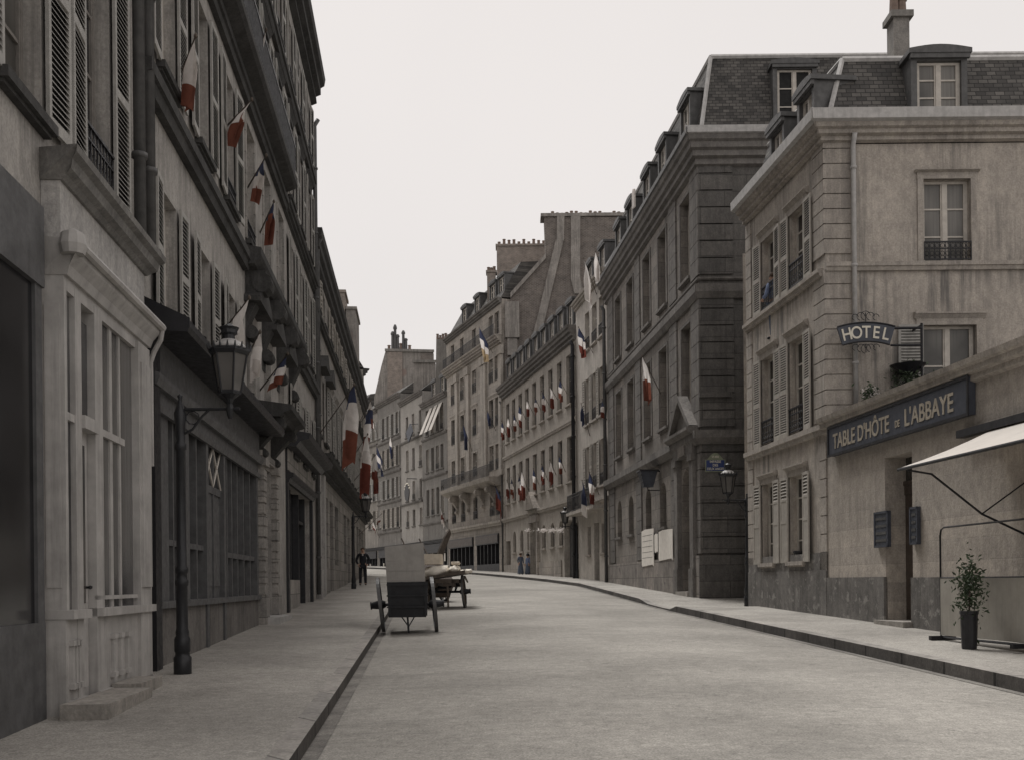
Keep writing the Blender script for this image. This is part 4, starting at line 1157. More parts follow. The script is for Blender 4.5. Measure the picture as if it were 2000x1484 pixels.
# awning
tip = FX.pt(1757, 915, -1.55); tl = FX.Mi @ tip
aw = thing('awning', 'white canvas awning stretched on iron arms, cut by the right picture edge', 'awning', FX.M @ T(tl.x, 0, 2.0))
mb = MB(); u0, u1 = tl.x, tl.x+5.2; zf, zw = tl.z, tl.z+.60
n = 10
for i in range(n):
    a, b = u0+(u1-u0)*i/n, u0+(u1-u0)*(i+1)/n
    for k in range(4):
        t0, t1 = k/4, (k+1)/4
        def Z(t): return zf+(zw-zf)*t - .03*math.sin(math.pi*t)
        def Yw(t): return -1.55*(1-t)-.03*t
        mb.prof([(Yw(t0), Z(t0)), (Yw(t1), Z(t1)), (Yw(t1), Z(t1)+.012), (Yw(t0), Z(t0)+.012)], a, b)
mk('canvas', mb, M_['awning'], FX.M, aw, smooth=False)
mb = MB(); mb.tube([(u0-.05,-1.55,zf-.01),(u1,-1.55,zf-.01)], .025, 8); mb.tube([(u0,-.03,zw+.02),(u1,-.03,zw+.02)], .05, 8)
for k, ua_ in enumerate((u0+.15, u0+3.4)):
    mb.tube([(ua_,-1.52,zf-.03),(ua_+.35,-1.3,zf-.13),(ua_+.75,-.75,zf-.75),(ua_+1.0,-.05,zf-1.15)], .018, 6)
    mb.tube([(ua_+.75,-.75,zf-.75),(ua_+.9,-.02,zf-.2)], .012, 6)
mk('arm', mb, M_['black_iron'], FX.M, aw)
bx = MB(); bx.box(xh(1885,845)[0], xh(1885,845)[0]+4.6, -.16, -.004, 3.78, 3.90); mk('blind_box', bx, M_['dark_shop'], FX.M, aw)
# terrace wind screen
yk = -.9
a0, zt_ = FX.hit(1836, 1030, yk); gzz = gz(18)+PAV
sc = thing('terrace_screen', 'pale canvas terrace screen in a thin rounded iron frame beside the hotel door', 'screen', FX.M @ T(a0, yk, gzz))
b0_ = a0+2.3; zp = FX.hit(1836, 1128, yk)[1]; zbm = FX.hit(1840, 1247, yk)[1]
mb = MB(); mb.tube([(a0,yk,zbm),(a0,yk,zt_-.12),(a0+.03,yk,zt_-.03),(a0+.12,yk,zt_),(b0_,yk,zt_),], .016, 6)
mb.tube([(a0,yk,zbm+.03),(b0_,yk,zbm+.03)], .02, 6); mb.tube([(a0,yk,zp),(b0_,yk,zp)], .016, 6); mb.tube([(b0_,yk,zbm),(b0_,yk,zt_)], .016, 6)
for u in (a0+.02, b0_-.1): mb.box(u-.02, u+.06, yk-.2, yk+.2, gz(19)+PAV-.05, zbm+.05)
mk('frame', mb, M_['black_iron'], FX.M, sc)
mb = MB(); mb.box(a0+.01, b0_, yk-.012, yk+.012, zbm+.06, zp); mk('panel', mb, M_['canvas_grey'], FX.M, sc)
mb = MB(); mb.box(a0+.015, b0_, yk-.004, yk+.004, zp, zt_-.02)
# potted shrub in front
pu, pz_ = FX.hit(1893, 1245, -1.3)
pz_ = gz(FX.pt(1893,1245,-1.3).y)+PAV
pp = thing('potted_shrub', 'small leafy shrub in a tall dark tub before the terrace screen', 'potted plant', FX.M @ T(pu, -1.3, pz_))
mb = MB(); mb.lathe([(.09,-.03),(.10,.05),(.115,.5),(.125,.51),(.125,.55),(.11,.55)], 12, (pu,-1.3,pz_)); mk('pot', mb, M_['dark_shop'], FX.M, pp)
mb = MB(); mb.tube([(pu,-1.3,pz_+.4),(pu+.02,-1.3,pz_+.8),(pu-.01,-1.28,pz_+1.15)], [.018,.013,.006], 6); mk('stem', mb, M_['wood'], FX.M, pp)
mk('leaves', leafball((pu, -1.3, pz_+.88), .2, .42, 750, .035, 11), M_['leaf'], FX.M, pp)

# --- dark institutional building across the lane
DA, DB = (4.5, 48.5), (5.87, 32.4)
FDk = Fac(DA, DB)
bK = building('soot-blackened ashlar building with deep cornice and pedimented door beyond the hotel lane', FDk, 'institution', 'ashlar_building')
FDs = Fac(DB, (DB[0]+12, DB[1]), bK)
kx = lambda px, py=700: FDk.hit(px, py)[0]
cols = [(1202,1212),(1225,1237),(1257,1270),(1287,1302),(1331,1350)]
ZK = 14.7
for i, (a, b) in enumerate(cols):
    u0, u1 = kx(a, 600), kx(b, 600)
    if u1-u0 < 1.05: u1 = u0+1.15
    window(FDk, u0, u0+1.25, 11.2, 13.85, bars=3, sill='soot_trim', surround='soot_trim', pane='glass', deep=.1)
    window(FDk, u0, u0+1.25, 6.95, 9.75, bars=3, sill='soot_trim', surround='soot_trim', deep=.1)
for i, (a, b) in enumerate(((1206,1216),(1228,1240),(1261,1274),(1289,1305))):
    u0 = kx(a, 980); window(FDk, u0, u0+1.0, 3.45, 5.05, bars=1, arch=.5, sill='soot_trim', dk=True, deep=.1)
dl, dr = kx(1334, 1050), kx(1355, 1050)
dr = dl+1.35
FDk.op.append((dl, dr, -1, 5.2, .67, .5))
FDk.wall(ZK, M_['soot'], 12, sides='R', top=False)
FDs.wall(ZK, M_['ashlar_side'], 10, sides='L', top=False)
d = MB(); d.box(dl, dr, .42, .48, .5, 5.2)
for x0, x1 in ((dl+.08, (dl+dr)/2-.04), ((dl+dr)/2+.04, dr-.08)):
    for z0, z1 in ((1.3, 2.2), (2.35, 3.6)): d.box(x0, x1, .39, .42, z0, z1)
d.box(dl, dr, .36, .42, 3.8, 3.95)
mk('door', d, M_['door_wood'], FDk.M, bK)
ds = MB(); ds.box(dl-.1, dr+.1, -.25, .4, 0, gz(34)+PAV+.14); mk('doorstep', ds, M_['step'], FDk.M, bK)
# portal and pediment
P = MB()
for a, b in ((dl-.55, dl-.12), (dr+.12, dr+.55)): P.box(a, b, -.16, .02, 0, 5.3); P.box(a-.05, b+.05, -.22, .02, 5.3, 5.5); P.box(a-.04, b+.04, -.2, .02, 0, 1.9)
P.box(dl-.6, dr+.6, -.18, .02, 5.5, 6.05)
P.prof([(0,6.05),(-.3,6.1),(-.42,6.2),(-.42,6.3),(0,6.34)], dl-.85, dr+.85)
c0 = (dl+dr)/2; hw = (dr-dl)/2+.85
P.slab([(c0-hw, 6.34), (c0, 7.5), (c0+hw, 6.34)], -.14, .02)
P.slab([(c0-hw, 6.34), (c0, 7.5), (c0, 7.3), (c0-hw+.3, 6.34)], -.32, -.14); P.slab([(c0, 7.5), (c0+hw, 6.34), (c0+hw-.3, 6.34), (c0, 7.3)], -.32, -.14)
mk('portal', P, M_['soot_trim'], FDk.M, bK)
pn = MB(); pn.box(c0-.42, c0+.42, -.22, -.18, 5.55, 6.0); mk('door_panel', pn, M_['soot_pale'], FDk.M, bK)
# string courses, base, quoin strips
def both(fn): fn(FDk); fn(FDs)
for F in (FDk, FDs):
    s0 = F is FDs
    F.cornice(14.25, .9, .42, M_['soot_trim'], e0=1 if s0 else 0, e1=0 if s0 else 1, steps=4)
    mb = MB()
    def ring(z, h, pr):
        pts = [(.04,z),(-pr*.5,z),(-pr,z+h*.45),(-pr,z+h),(.04,z+h*1.1)]
        mb.prof(pts, 0 if s0 else 0, F.L, 0, [p[0] if s0 else 0 for p in pts], [0 if s0 else -p[0] for p in pts])
    ring(10.2, .42, .16); ring(5.72, .42, .24); ring(10.75, .1, .08)
    mk('string_course', mb, M_['soot_trim'], F.M, bK)
    mb = MB()
    if s0: mb.box(-.098, F.L, -.1, .02, -.3, 2.3)
    else: mb.box(0, dl-.6, -.1, .02, -.3, 2.3); mb.box(dr+.6, F.L, -.1, .02, -.3, 2.3)
    mk('plinth', mb, M_['ashlar_side' if s0 else 'soot_pale'], F.M, bK)
qs = [(kx(1190,700), kx(1199,700)), (kx(1242,700), kx(1252,700)), (kx(1310,700), kx(1324,700)), (FDk.L-.9, FDk.L+.048)]
for a, b in qs:
    q0 = MB(); z = 6.25
    while z < 14.1:
        if abs(z-10.3) > .35: q0.box(a, b, -.05, .02, z+.01, z+.51)
        z += .52
    z = 2.35
    while z < 5.5: q0.box(a, b, -.05, .02, z+.01, z+.51); z += .52
    mk('quoins', q0, M_['soot_trim'], FDk.M, bK)
q0 = MB(); z = 6.25
while z < 14.1:
    if abs(z-10.3) > .35: q0.box(-.048, 1.05, -.05, .02, z+.02, z+.5)
    z += .52
z = 2.35
while z < 5.5: q0.box(-.048, 1.4, -.05, .02, z+.02, z+.5); z += .52
q0.box(-.05, .95, -.16, .02, 7.15, 7.3)
mk('quoins', q0, M_['ashlar_side'], FDs.M, bK)
# mansard with hips
z0, z1 = 15.2, 18.0
mb = MB()
dx = (DB[0]-DA[0])/(DB[1]-DA[1])
def PF(y, inset, z): return Vector((DB[0]+dx*(y-DB[1])+inset, y, z))
A0 = PF(32.4+.1, .1, z0); A1 = Vector((18, 32.5, z0)); T0 = PF(33.1, .62, z1); T1 = Vector((18, 33.1, z1))
C0 = PF(48.5, .1, z0); D0 = PF(48.5, .62, z1); 
mb.quad(A0, A1, T1, T0); mb.quad(C0, A0, T0, D0); mb.quad(D0, T0, (10,38,z1+.6), (10,48.5,z1+.6)); mb.quad(T0, T1, (18,38,z1+.6), (10,38,z1+.6))
mb.quad(C0, D0, (10,48.5,z1+.6), (10,48.5,z0)); mb.quad((10,48.5,z0), (10,48.5,z1+.6), (18,38,z1+.6), (18,38,z0))
mk('roof', mb, M_['slate'], None, bK)
mb = MB(); mb.tube([A0, T0], .07, 6); mb.tube([T0, T1], .08, 6); mb.tube([T0, D0], .08, 6); mk('roof_flashing', mb, M_['lead'], None, bK)
mb = MB(); 
mb.prof([(-.40,15.12),(-.47,15.15),(-.47,15.36),(-.42,15.38),(.15,15.22)], 0, FDs.L, 0, [-.40,-.47,-.47,-.42,.15]); mk('gutter', mb, M_['lead'], FDs.M, bK)
mb = MB(); mb.prof([(-.40,15.12),(-.47,15.15),(-.47,15.3),(-.42,15.32),(.15,15.2)], 0, FDk.L, 0, None, [.40,.47,.47,.42,-.15]); mk('gutter', mb, M_['zinc'], FDk.M, bK)
fl = MB(); fl.add([(4.5,48.5,14.7),(5.87,32.4,14.7),(18,32.4,14.7),(18,48.5,14.7),(4.5,48.5,15.18),(5.87,32.4,15.18),(18,32.4,15.18),(18,48.5,15.18)], [(4,5,6,7),(2,3,7,6),(3,0,4,7)]); mk('eaves', fl, M_['zinc'], None, bK)
for i, (a, b) in enumerate(cols):
    u0 = kx(a, 600)+.62
    dormer(FDk, u0, 1.3, 1.75, 15.3, y=.02, D=1.6, mat='zinc', bars=2)
dormer(FDs, FDs.hit(1546, 170, .5)[0], 1.35, 1.95, 15.5, y=.12, D=1.6, mat='zinc', pane='interior')
gutter_pipe(FDk, .12, 1.5, 14.2, 'zinc', .08, -.16)
# posters on its base
for k, (p0, p1, y0, y1, lab) in enumerate(((1253,1277,1035,1104,'torn white poster, left one of three on the dark ashlar base'), (1278,1286,1042,1078,'narrow grey-framed bill between two larger posters'), (1286,1314,1036,1092,'large white poster nearest the arched door'))):
    a, zt_ = FDk.hit(p0, y0, -.12); b, zb_ = FDk.hit(p1, y1, -.12)
    mb = MB(); mb.slab([(a, zb_+.08), (a+.1, zb_), (b-.2, zb_+.05), (b, zb_-.02), (b, zt_-.03), (a+.3*(b-a), zt_), (a, zt_-.05)], -.125, -.103)
    if k == 1: 
        mb.box(a-.05, a, -.14, -.1, zb_-.05, zt_+.05, 1); mb.box(b, b+.05, -.14, -.1, zb_-.05, zt_+.05, 1)
    z = zt_-.25
    while z > zb_+.25 and k == 0:
        mb.box(a+.15, b-.2, -.128, -.125, z, z+.015, 1); z -= .21
    thing_mesh('poster', mb, [M_['poster'], M_['zinc']], FDk.M, lab, 'poster', 'posters on the ashlar wall')
# lantern-like lettered box sign
a, zt_ = FDk.hit(1262, 921, -.5)
ls = thing('lantern_sign', 'dark tapered lantern-shaped box sign jutting from the ashlar wall above the arched windows', 'sign', FDk.M @ T(a, -.5, zt_))
mb = MB(); mb.add([(a-.17,-.62,zt_-.55),(a+.17,-.62,zt_-.55),(a+.17,-.28,zt_-.55),(a-.17,-.28,zt_-.55),(a-.28,-.75,zt_),(a+.28,-.75,zt_),(a+.28,-.15,zt_),(a-.28,-.15,zt_)],
        [(3,2,1,0),(4,5,6,7),(0,1,5,4),(1,2,6,5),(2,3,7,6),(3,0,4,7)])
mk('box', mb, M_['sign'], FDk.M, ls)
mb = MB(); mb.box(a-.33, a+.33, -.8, -.1, zt_, zt_+.06); mb.tube([(a,-.45,zt_-.55),(a,-.45,zt_-.66),(a,0,zt_-.66)], .02, 6); mb.tube([(a,-.45,zt_+.03),(a,0,zt_+.03)], .03, 6)
for zz in (.15, .3, .42): mb.box(a-.2-.1*zz*2, a+.2+.1*zz*2, -.66-.10*zz*2, -.64-.1*zz*2, zt_-.55+zz-.015, zt_-.55+zz+.015)
mk('cap', mb, M_['black_iron'], FDk.M, ls)
# street plate
sp = FDs.pt(1397, 905, -.055); uS, zS = FDs.hit(1397, 905, -.055)
pl_ = thing('street_plate', 'blue enamel street nameplate with arched top on the dark side wall', 'street sign', FDs.M @ T(uS, -.055, zS))
hw = .31; bot, top_ = FDs.hit(1397, 919, -.06)[1], FDs.hit(1397, 898, -.06)[1]
mb = MB(); mb.slab([(uS-hw, bot-.03), (uS+hw, bot-.03), (uS+hw, top_+.02), (uS-hw, top_+.02)], -.075, -.052, 0)
n = 12
mb.slab([(uS-.24, top_+.02)]+[(uS-.24+.48*i/n, top_+.03+.20*math.sin(math.pi*i/n)) for i in range(n+1)]+[(uS+.24, top_+.02)], -.074, -.052, 1)
mb.box(uS-hw+.03, uS+hw-.03, -.078, -.075, bot, top_, 2)
mk('plate', mb, [M_['plateg'], M_['plateg'], M_['plate']], FDs.M, pl_)
H3 = (top_-bot)/3
for i, (sv, ww) in enumerate((('IMPASSE', .34), ('DES', .16), ('DEUX ANGES', .50))):
    fit_text(sv, FDs, uS-ww/2, uS+ww/2, top_-H3*(i+1)+.03, H3*.95, M_['ivory'], pl_, -.082)
fit_text('VIᵉ Arrᵗ' if 0 else 'VI ARR', FDs, uS-.11, uS+.11, top_+.07, .10, M_['ivory'], pl_, -.080)

# --- narrow pale house
FN = Fac((3.5, 55.3), (4.5, 48.52))
bN = building('narrow pale rendered house squeezed between the ashlar building and the long cream one', FN)
for i, px in enumerate((1148, 1162, 1176)):
    u0 = FN.hit(px, 760)[0]-.5
    for ri, (z0, z1) in enumerate(((13.1, 15.0), (9.4, 11.7), (6.1, 8.3))):
        window(FN, u0, u0+1.0, z0, z1, bars=2, sh=.42 if ri else None, pitch=.12, sill='hotel_trim', rail=.6, fancy=False)
    if i == 1:
        FN.op.append((u0, u0+1.1, -1, 4.4, 0, .3)); d = MB(); d.box(u0, u0+1.1, .25, .3, 0, 4.4); mk('door', d, M_['dark_shop'], FN.M, bN)
    else: window(FN, u0+.1, u0+.85, 2.9, 4.3, bars=1, dk=True, sill='hotel_trim')
FN.wall(16.0, M_['cream2'], 9); FN.cornice(15.7, .35, .3, M_['cream']); FN.band(5.3, .2, .15, M_['cream'])
bl = MB(); bl.box(FN.L*.05, FN.L*.98, -.7, .02, 4.95, 5.1); bo = mk('balcony', bl, M_['cream'], FN.M, bN)
put('railing', rail_mesh(q(FN.L*.9), .9, False), FN.M @ T(FN.L*.06, -.62, 5.1), bo)
roof_simple(FN, 16.05, 1.4, 2.4, 9, 'zinc')
dormer(FN, FN.L*.3, 1.2, 1.6, 16.1, y=.3); dormer(FN, FN.L*.7, 1.2, 1.6, 16.1, y=.3)

# --- long cream building
FC = Fac((-.54, 73.5), (3.48, 55.32))
bC = building('long cream building with nine window bays and rows of small flags', FC, 'institution', 'cream_building')
ccol = [992.5, 1004, 1017, 1030, 1044.5, 1060, 1076.5, 1094, 1112.5]
cu = []
for px in ccol:
    u = FC.hit(px, 900)[0]; cu.append(u)
    for z0, z1 in ((11.1, 13.75), (6.95, 9.4)):
        window(FC, u-.5, u+.5, z0, z1, bars=3, dk=True, sill='cream', pane='glass')
gcol = [(1005, 0), (1019, 0), (1033, 0), (1062, 0), (1079, 0), (1096, 0)]
for px, _ in gcol:
    u = FC.hit(px, 1040)[0]
    window(FC, u-.45, u+.45, 3.55, 4.95, bars=1, arch=.45, dk=True, sill='cream')
u = FC.hit(1045.5, 1080)[0]; FC.op.append((u-.7, u+.7, -1, 5.0, .6, .4)); d = MB(); d.box(u-.7, u+.7, .3, .36, 1, 5); mk('door', d, M_['mid_shop'], FC.M, bC); uDr = u
u = FC.hit(1113, 1070)[0]; FC.op.append((u-1.1, u+1.0, -1, 4.9, .5, .4)); d = MB(); d.box(u-1.1, u+1.0, .3, .36, 1, 5); d.box(u-.06, u+.06, .26, .3, 1, 5); mk('gate', d, M_['mid_shop'], FC.M, bC)
u = FC.hit(993, 1070)[0]; FC.op.append((u-.7, u+.7, -1, 4.4, 0, .3)); d = MB(); d.box(u-.7, u+.7, .25, .3, 1, 4.4); mk('door', d, M_['door_wood'], FC.M, bC)
for px in (1061, 1077, 1094):
    u = FC.hit(px, 1105)[0]; FC.op.append((u-.3, u+.3, 1.9, 2.6, 0, .3)); d = MB(); d.box(u-.3, u+.3, .25, .3, 1.8, 2.7); mk('cellar_grille', d, M_['black_iron'], FC.M, bC)
FC.wall(14.6, M_['cream'], 10)
FC.band(10.0, .25, .12, M_['cream']); FC.band(5.7, .28, .18, M_['cream'])
FC.cornice(14.25, .8, .5, M_['soot_trim'], steps=4)
pl = MB(); pl.box(0, uDr-.75, -.07, .02, 1, 2.75); pl.box(uDr+.75, FC.L-3.2, -.07, .02, 1, 2.75); mk('plinth', pl, M_['ornate'], FC.M, bC)
P = MB(); c0 = uDr
P.box(c0-1.05, c0-.72, -.14, .02, 1, 5.2); P.box(c0+.72, c0+1.05, -.14, .02, 1, 5.2); P.box(c0-1.1, c0+1.1, -.2, .02, 5.2, 5.65)
P.slab([(c0-1.25, 6.0), (c0, 7.1), (c0+1.25, 6.0)], -.4, .02); mk('portal', P, M_['ornate'], FC.M, bC)
quoins(FC, 0, .6, 2.8, 14.2, .42, M_['cream']); quoins(FC, FC.L-.7, FC.L, 2.8, 14.2, .42, M_['cream'])
roof_simple(FC, 15.0, 1.6, 2.6, 10, 'slate')
for u in cu: dormer(FC, u, 1.25, 1.6, 15.05, y=.1, D=1.5, bars=1)
gutter_pipe(FC, FC.L-.08, 1.7, 14.2, 'black_iron', .10, -.16)
gutter_pipe(FC, .1, 2.2, 14.2, 'zinc', .06, -.12)

# --- ornate corner building, brick party wall behind the cream roof
FO = Fac((-5.2, 86.4), (-.56, 73.52))
bO = building('ornate stone building with pilasters and balconies, backed by a brick party wall', FO, 'apartment house', 'apartment_house')
for px in (886, 904, 928, 961, 973):
    u = FO.hit(px, 900)[0]
    rr = [(19.1, 20.7), (15.9, 17.6), (12.7, 14.7), (9.6, 11.4)]
    for ri, (z0, z1) in enumerate(rr):
        window(FO, u-.5, u+.5, z0, z1, bars=2, dk=ri % 2 == 0, rail=.75 if ri in (1, 2, 3) else 0, fancy=False, surround='cream' if ri else None, hood='cream' if ri == 2 else None)
    window(FO, u-.55, u+.55, 6.35, 8.1, bars=1, arch=.3, dk=True, rail=.6, fancy=False)
shops = [(878, 926), (930, 976)]
for a, b in shops:
    u0, u1 = FO.hit(a, 1070)[0]+.15, FO.hit(b, 1070)[0]-.1
    FO.op.append((u0, u1, -1, 5.05, 0, .5))
FO.wall(21.4, M_['ornate'], 12)
for a, b in shops:
    u0, u1 = FO.hit(a, 1070)[0]+.15, FO.hit(b, 1070)[0]-.1
    S = MB(); S.box(u0, u1, -.1, .3, 4.35, 5.05); S.box(u0, u1, .0, .3, 2, 2.9)
    k = 6
    for i in range(k+1): x = u0+(u1-u0)*i/k; S.box(x-.05, x+.05, .0, .3, 2, 4.4)
    so = mk('shopfront', S, M_['dark_shop'], FO.M, bO)
    gl = MB(); gl.box(u0, u1, .2, .21, 2, 4.4); mk('pane', gl, M_['glass_dk'], FO.M, so)
    fs = MB(); fs.box(u0+.1, u1-.1, -.12, -.1, 4.42, 4.98); mk('fascia', fs, M_['door_wood'], FO.M, so)
FO.band(5.6, .35, .25, M_['cream']); FO.cornice(18.3, .6, .55, M_['ornate'], steps=4)
FO.cornice(21.1, .4, .4, M_['soot_trim'])
bl = MB(); bl.prof([(0,8.45),(-.3,8.5),(-.85,8.75),(-.9,9.0),(0,9.05)], FO.L*.05, FO.L*.97); bo = mk('balcony', bl, M_['cream'], FO.M, bO)
put('railing', rail_mesh(q(FO.L*.9), .85, False), FO.M @ T(FO.L*.06, -.8, 9.05), bo)
bl = MB(); put('railing', rail_mesh(q(FO.L*.94), .8, False), FO.M @ T(FO.L*.03, -.42, 18.9), bO)
for px in (894, 916, 945, 949, 980):
    u = FO.hit(px, 800)[0]; mb = MB(); mb.box(u-.32, u+.32, -.16, .02, 9.1, 18.0); mb.box(u-.42, u+.42, -.24, .02, 17.5, 18.1); mb.box(u-.4, u+.4, -.2, .02, 9.1, 9.5)
    mk('pilaster', mb, M_['cream'], FO.M, bO)
for px in (894, 916, 945, 967): bracket(FO, FO.hit(px, 950)[0], 8.45, 1.6, .7, .35, 'ornate', bO)
roof_simple(FO, 21.5, 1.5, 2.6, 12, 'slate')
for px in (900, 925, 955, 972): dormer(FO, FO.hit(px, 640)[0], 1.4, 1.7, 21.55, y=.3, D=1.6)
# brick gable party wall (faces the camera)
FG = Fac((-.54, 73.45), (13.5, 73.45), bO)
gx = lambda px, py: FG.hit(px, py)
pts = [(gx(984.5,700)[0], 14), (gx(984.5,640)[0], gx(988,640)[1]), (gx(997,585)[0], gx(997,583)[1]), gx(1066, 506), gx(1063, 424), gx(1300, 424), (gx(1300,424)[0], 14)]
mb = MB(); mb.slab(pts[::-1] if 0 else pts, 0, 1.2); mk('party_wall', mb, M_['gable'], FG.M, bO)
mb = MB()
def strip2(pl, wd, y0=-.16, mi=0):
    for (p, r) in zip(pl, pl[1:]):
        a, b = gx(*p), gx(*r)
        mb.slab([(a[0]-wd, a[1]), (b[0]-wd, b[1]), (b[0]+wd, b[1]), (a[0]+wd, a[1])], y0, .0, mi)
strip2([(1124, 424), (1124, 545), (1131, 575)], .33)
strip2([(1095, 424), (1094, 472)], .26); strip2([(1093, 470), (1060, 610), (1047, 660)], .28, -.15)
mk('flue', mb, M_['plaster'], FG.M, bO)
mb = MB()
a, b = gx(997, 583), gx(1066, 506)
mb.slab([(a[0], a[1]), (a[0], a[1]+.35), (b[0], b[1]+.35), (b[0], b[1])], -.2, 1.3)
mb.box(gx(1063,424)[0]-.25, gx(1300,424)[0], -.12, 1.32, gx(1063,424)[1], gx(1063,424)[1]+.22)
c = gx(1000, 600); mb.box(c[0]-.5, c[0]+.5, -.35, 0, c[1]-2.2, c[1]+.3); mb.box(c[0]-.35, c[0]+.35, -.22, 0, c[1]-3.4, c[1]-2.2)
mk('coping', mb, M_['plaster'], FG.M, bO)
pots(FG, gx(1066,420)[0], gx(1215,420)[0], 16, gx(1063,424)[1]+.2, .6, bO, .32)
# brick stacks further left
FG2 = Fac((-.54-2.2, 77.5), (6, 77.5), bO)
a, zt_ = FG2.hit(970, 480); b = FG2.hit(1060, 480)[0]
chimney(FG2, a, b+1, 0, 1.0, 20, zt_+.1, 'stackb', 12, .42)
a, zt_ = FG2.hit(951, 527); b = FG2.hit(968, 527)[0]
chimney(FG2, a, b, .2, 1.0, 19, zt_, 'stackb', 3, .4)

# --- the four smaller houses round the bend
def plain(label, A, B, cols, rows, ztop, mat, px_row, ground='shop', roof='slate', roofrise=1.1, sh=None, corn=(.45,.35), bandz=(), trim='soot_trim', wpx=.42, gz_top=4.9):
    F = Fac(A, B); b = building(label, F, 'townhouse')
    for i, px in enumerate(cols):
        u = F.hit(px, px_row)[0]
        for ri, (z0, z1) in enumerate(rows):
            window(F, u-wpx, u+wpx, z0, z1, bars=1, dk=(i+ri) % 2 == 0, sill=trim, sh=sh, pitch=.16, shm='shutter' if ri % 2 else 'shutter_dk', rail=.5 if (i+ri) % 3 == 0 else 0, fancy=False)
    F.op.append((.35, F.L-.35, -1, gz_top, 0, .4))
    F.wall(ztop, mat, 12)
    S = MB(); S.box(.35, F.L-.35, -.15, .3, gz_top-.75, gz_top); S.box(.35, F.L-.35, .05, .3, 1.5, 3.1)
    k = int(F.L/.9)
    for i in range(k+1): x = .35+(F.L-.7)*i/k; S.box(x-.05, x+.05, .05, .3, 2, gz_top-.7)
    so = mk('shopfront', S, M_['dark_shop'], F.M, b)
    gl = MB(); gl.box(.35, F.L-.35, .2, .21, 2, gz_top-.7); mk('pane', gl, M_['glass_dk'], F.M, so)
    rg = random.Random(int(F.A.y*10))
    for i in range(5):
        x = rg.uniform(.5, F.L-1.0); z = rg.uniform(2.7, 3.6); mb = MB(); mb.box(x, x+rg.uniform(.15, .4), .03, .048, z, z+rg.uniform(.3, .9)); mk('window_card', mb, M_[rg.choice(('ivory','poster','frame'))], F.M, so)
    if corn: F.cornice(ztop-corn[0]+.05, corn[0], corn[1], M_[trim])
    for z in bandz: F.band(z, .2, .15, M_[trim])
    F.cornice(gz_top+.05, .3, .3, M_['dark_shop'], name='shop_cornice')
    roof_simple(F, ztop+.06, 1.4, roofrise, 12, roof, .25)
    return F, b
FF, bF = plain('weathered grey house with three white sunblinds hanging at its top windows', (-7.8, 92.9), (-5.22, 86.42), (835, 845, 854.5, 863.5), ((14.4, 16.6), (11.2, 13.2), (7.4, 9.7)), 17.3, M_['far2'], 900, bandz=(14.0, 10.6, 6.6))
FGg, bG = plain('pale flat-fronted house with three windows a floor beside the one with white sunblinds', (-10.4, 99.5), (-7.82, 92.92), (795.5, 807.5, 821.5), ((15.1, 17.0), (12.0, 13.9), (9.2, 10.9), (6.8, 8.3)), 18.6, M_['far3'], 900, bandz=(14.6, 8.8))
FHh, bHh = plain('grey shuttered house with many windows, second from the far end of the bend', (-13.5, 106.5), (-10.42, 99.52), (750, 759, 768, 777), ((15.9, 18.0), (12.9, 14.8), (9.9, 11.8), (7.0, 8.9)), 19.6, M_['far2'], 900, sh=.3, bandz=(15.4, 12.3, 9.4, 6.5))
FI, bI = plain('last visible grey house at the far end of the street bend', (-16.6, 112.6), (-13.52, 106.52), (722, 731, 740), ((16.2, 18.0), (13, 14.9), (10, 11.8), (7.2, 9.0)), 19.3, M_['far1'], 900, sh=.3, bandz=(15.6, 12.6))
# side extensions so that the row goes on out of sight
FJ = Fac((-26, 128), (-16.62, 112.62)); bJ = building('plain far house closing the street behind the bend', FJ)
for i in range(5):
    for z0, z1 in ((7.5, 9.3), (10.6, 12.4), (13.7, 15.5)): window(FJ, 1.5+3.2*i, 2.5+3.2*i, z0, z1)
FJ.wall(19.5, M_['far1'], 10); FJ.cornice(19.1, .5, .4, M_['soot_trim']); roof_simple(FJ, 19.6, 1.8, 2.5, 10, 'slate')
# party walls and chimneys over them
def backwall(F, b, px0, p, th, mat, extra=()):
    u = F.hit(px0, 850)[0]; q_ = F.M @ Vector((u, .25, 0))
    F2 = Fac((q_.x, q_.y), (q_.x+1, q_.y), b)
    mb = MB(); mb.slab([F2.hit(px, py, 0) for px, py in p], 0, th); mk('party_wall', mb, M_[mat], F2.M, b)
    for name, m2, pp, pr_ in extra:
        mb = MB(); mb.slab([F2.hit(px, py, 0) for px, py in pp], -pr_, -.002); mk(name, mb, M_[m2], F2.M, b)
    return F2
F2 = backwall(FI, bI, 731, [(731, 850), (731, 776), (745, 714), (753, 686), (846, 688), (846, 850)], 1.0, 'plaster',
    (('flue', 'stackb', [(757, 800), (757, 688), (786, 688), (786, 800)], .12), ('flue', 'gable', [(822, 720), (822, 690), (845, 690), (845, 720)], .1),
     ('coping', 'far2', [(752, 687), (752, 682), (848, 684), (848, 689)], .2)))
rr = random.Random(3)
for px, h in ((767, 1.9), (772, 2.6), (777, 1.6), (788, 2.0), (793, 1.2), (783, .7), (760, .5), (800, .5)):
    u, z = F2.hit(px, 684, .6)
    mb = MB(); mb.lathe([(.16,0),(.14,h*.8),(.2,h*.82),(.2,h*.9),(.1,h)], 8); mk('chimney_pot', mb, M_['pot' if h < 1 else 'zinc'], F2.M @ T(u, .6, z), bI)
F3 = backwall(FGg, bG, 807, [(807, 830), (808, 708), (850, 708), (850, 830)], .8, 'plaster', (('coping', 'far2', [(806, 709), (806, 704), (852, 704), (852, 709)], .2),))
F4 = backwall(FF, bF, 850, [(850, 830), (852, 663), (886, 662), (886, 830)], .9, 'far2')
a = F4.hit(852, 663, .4); c = F4.hit(884, 663, .4)
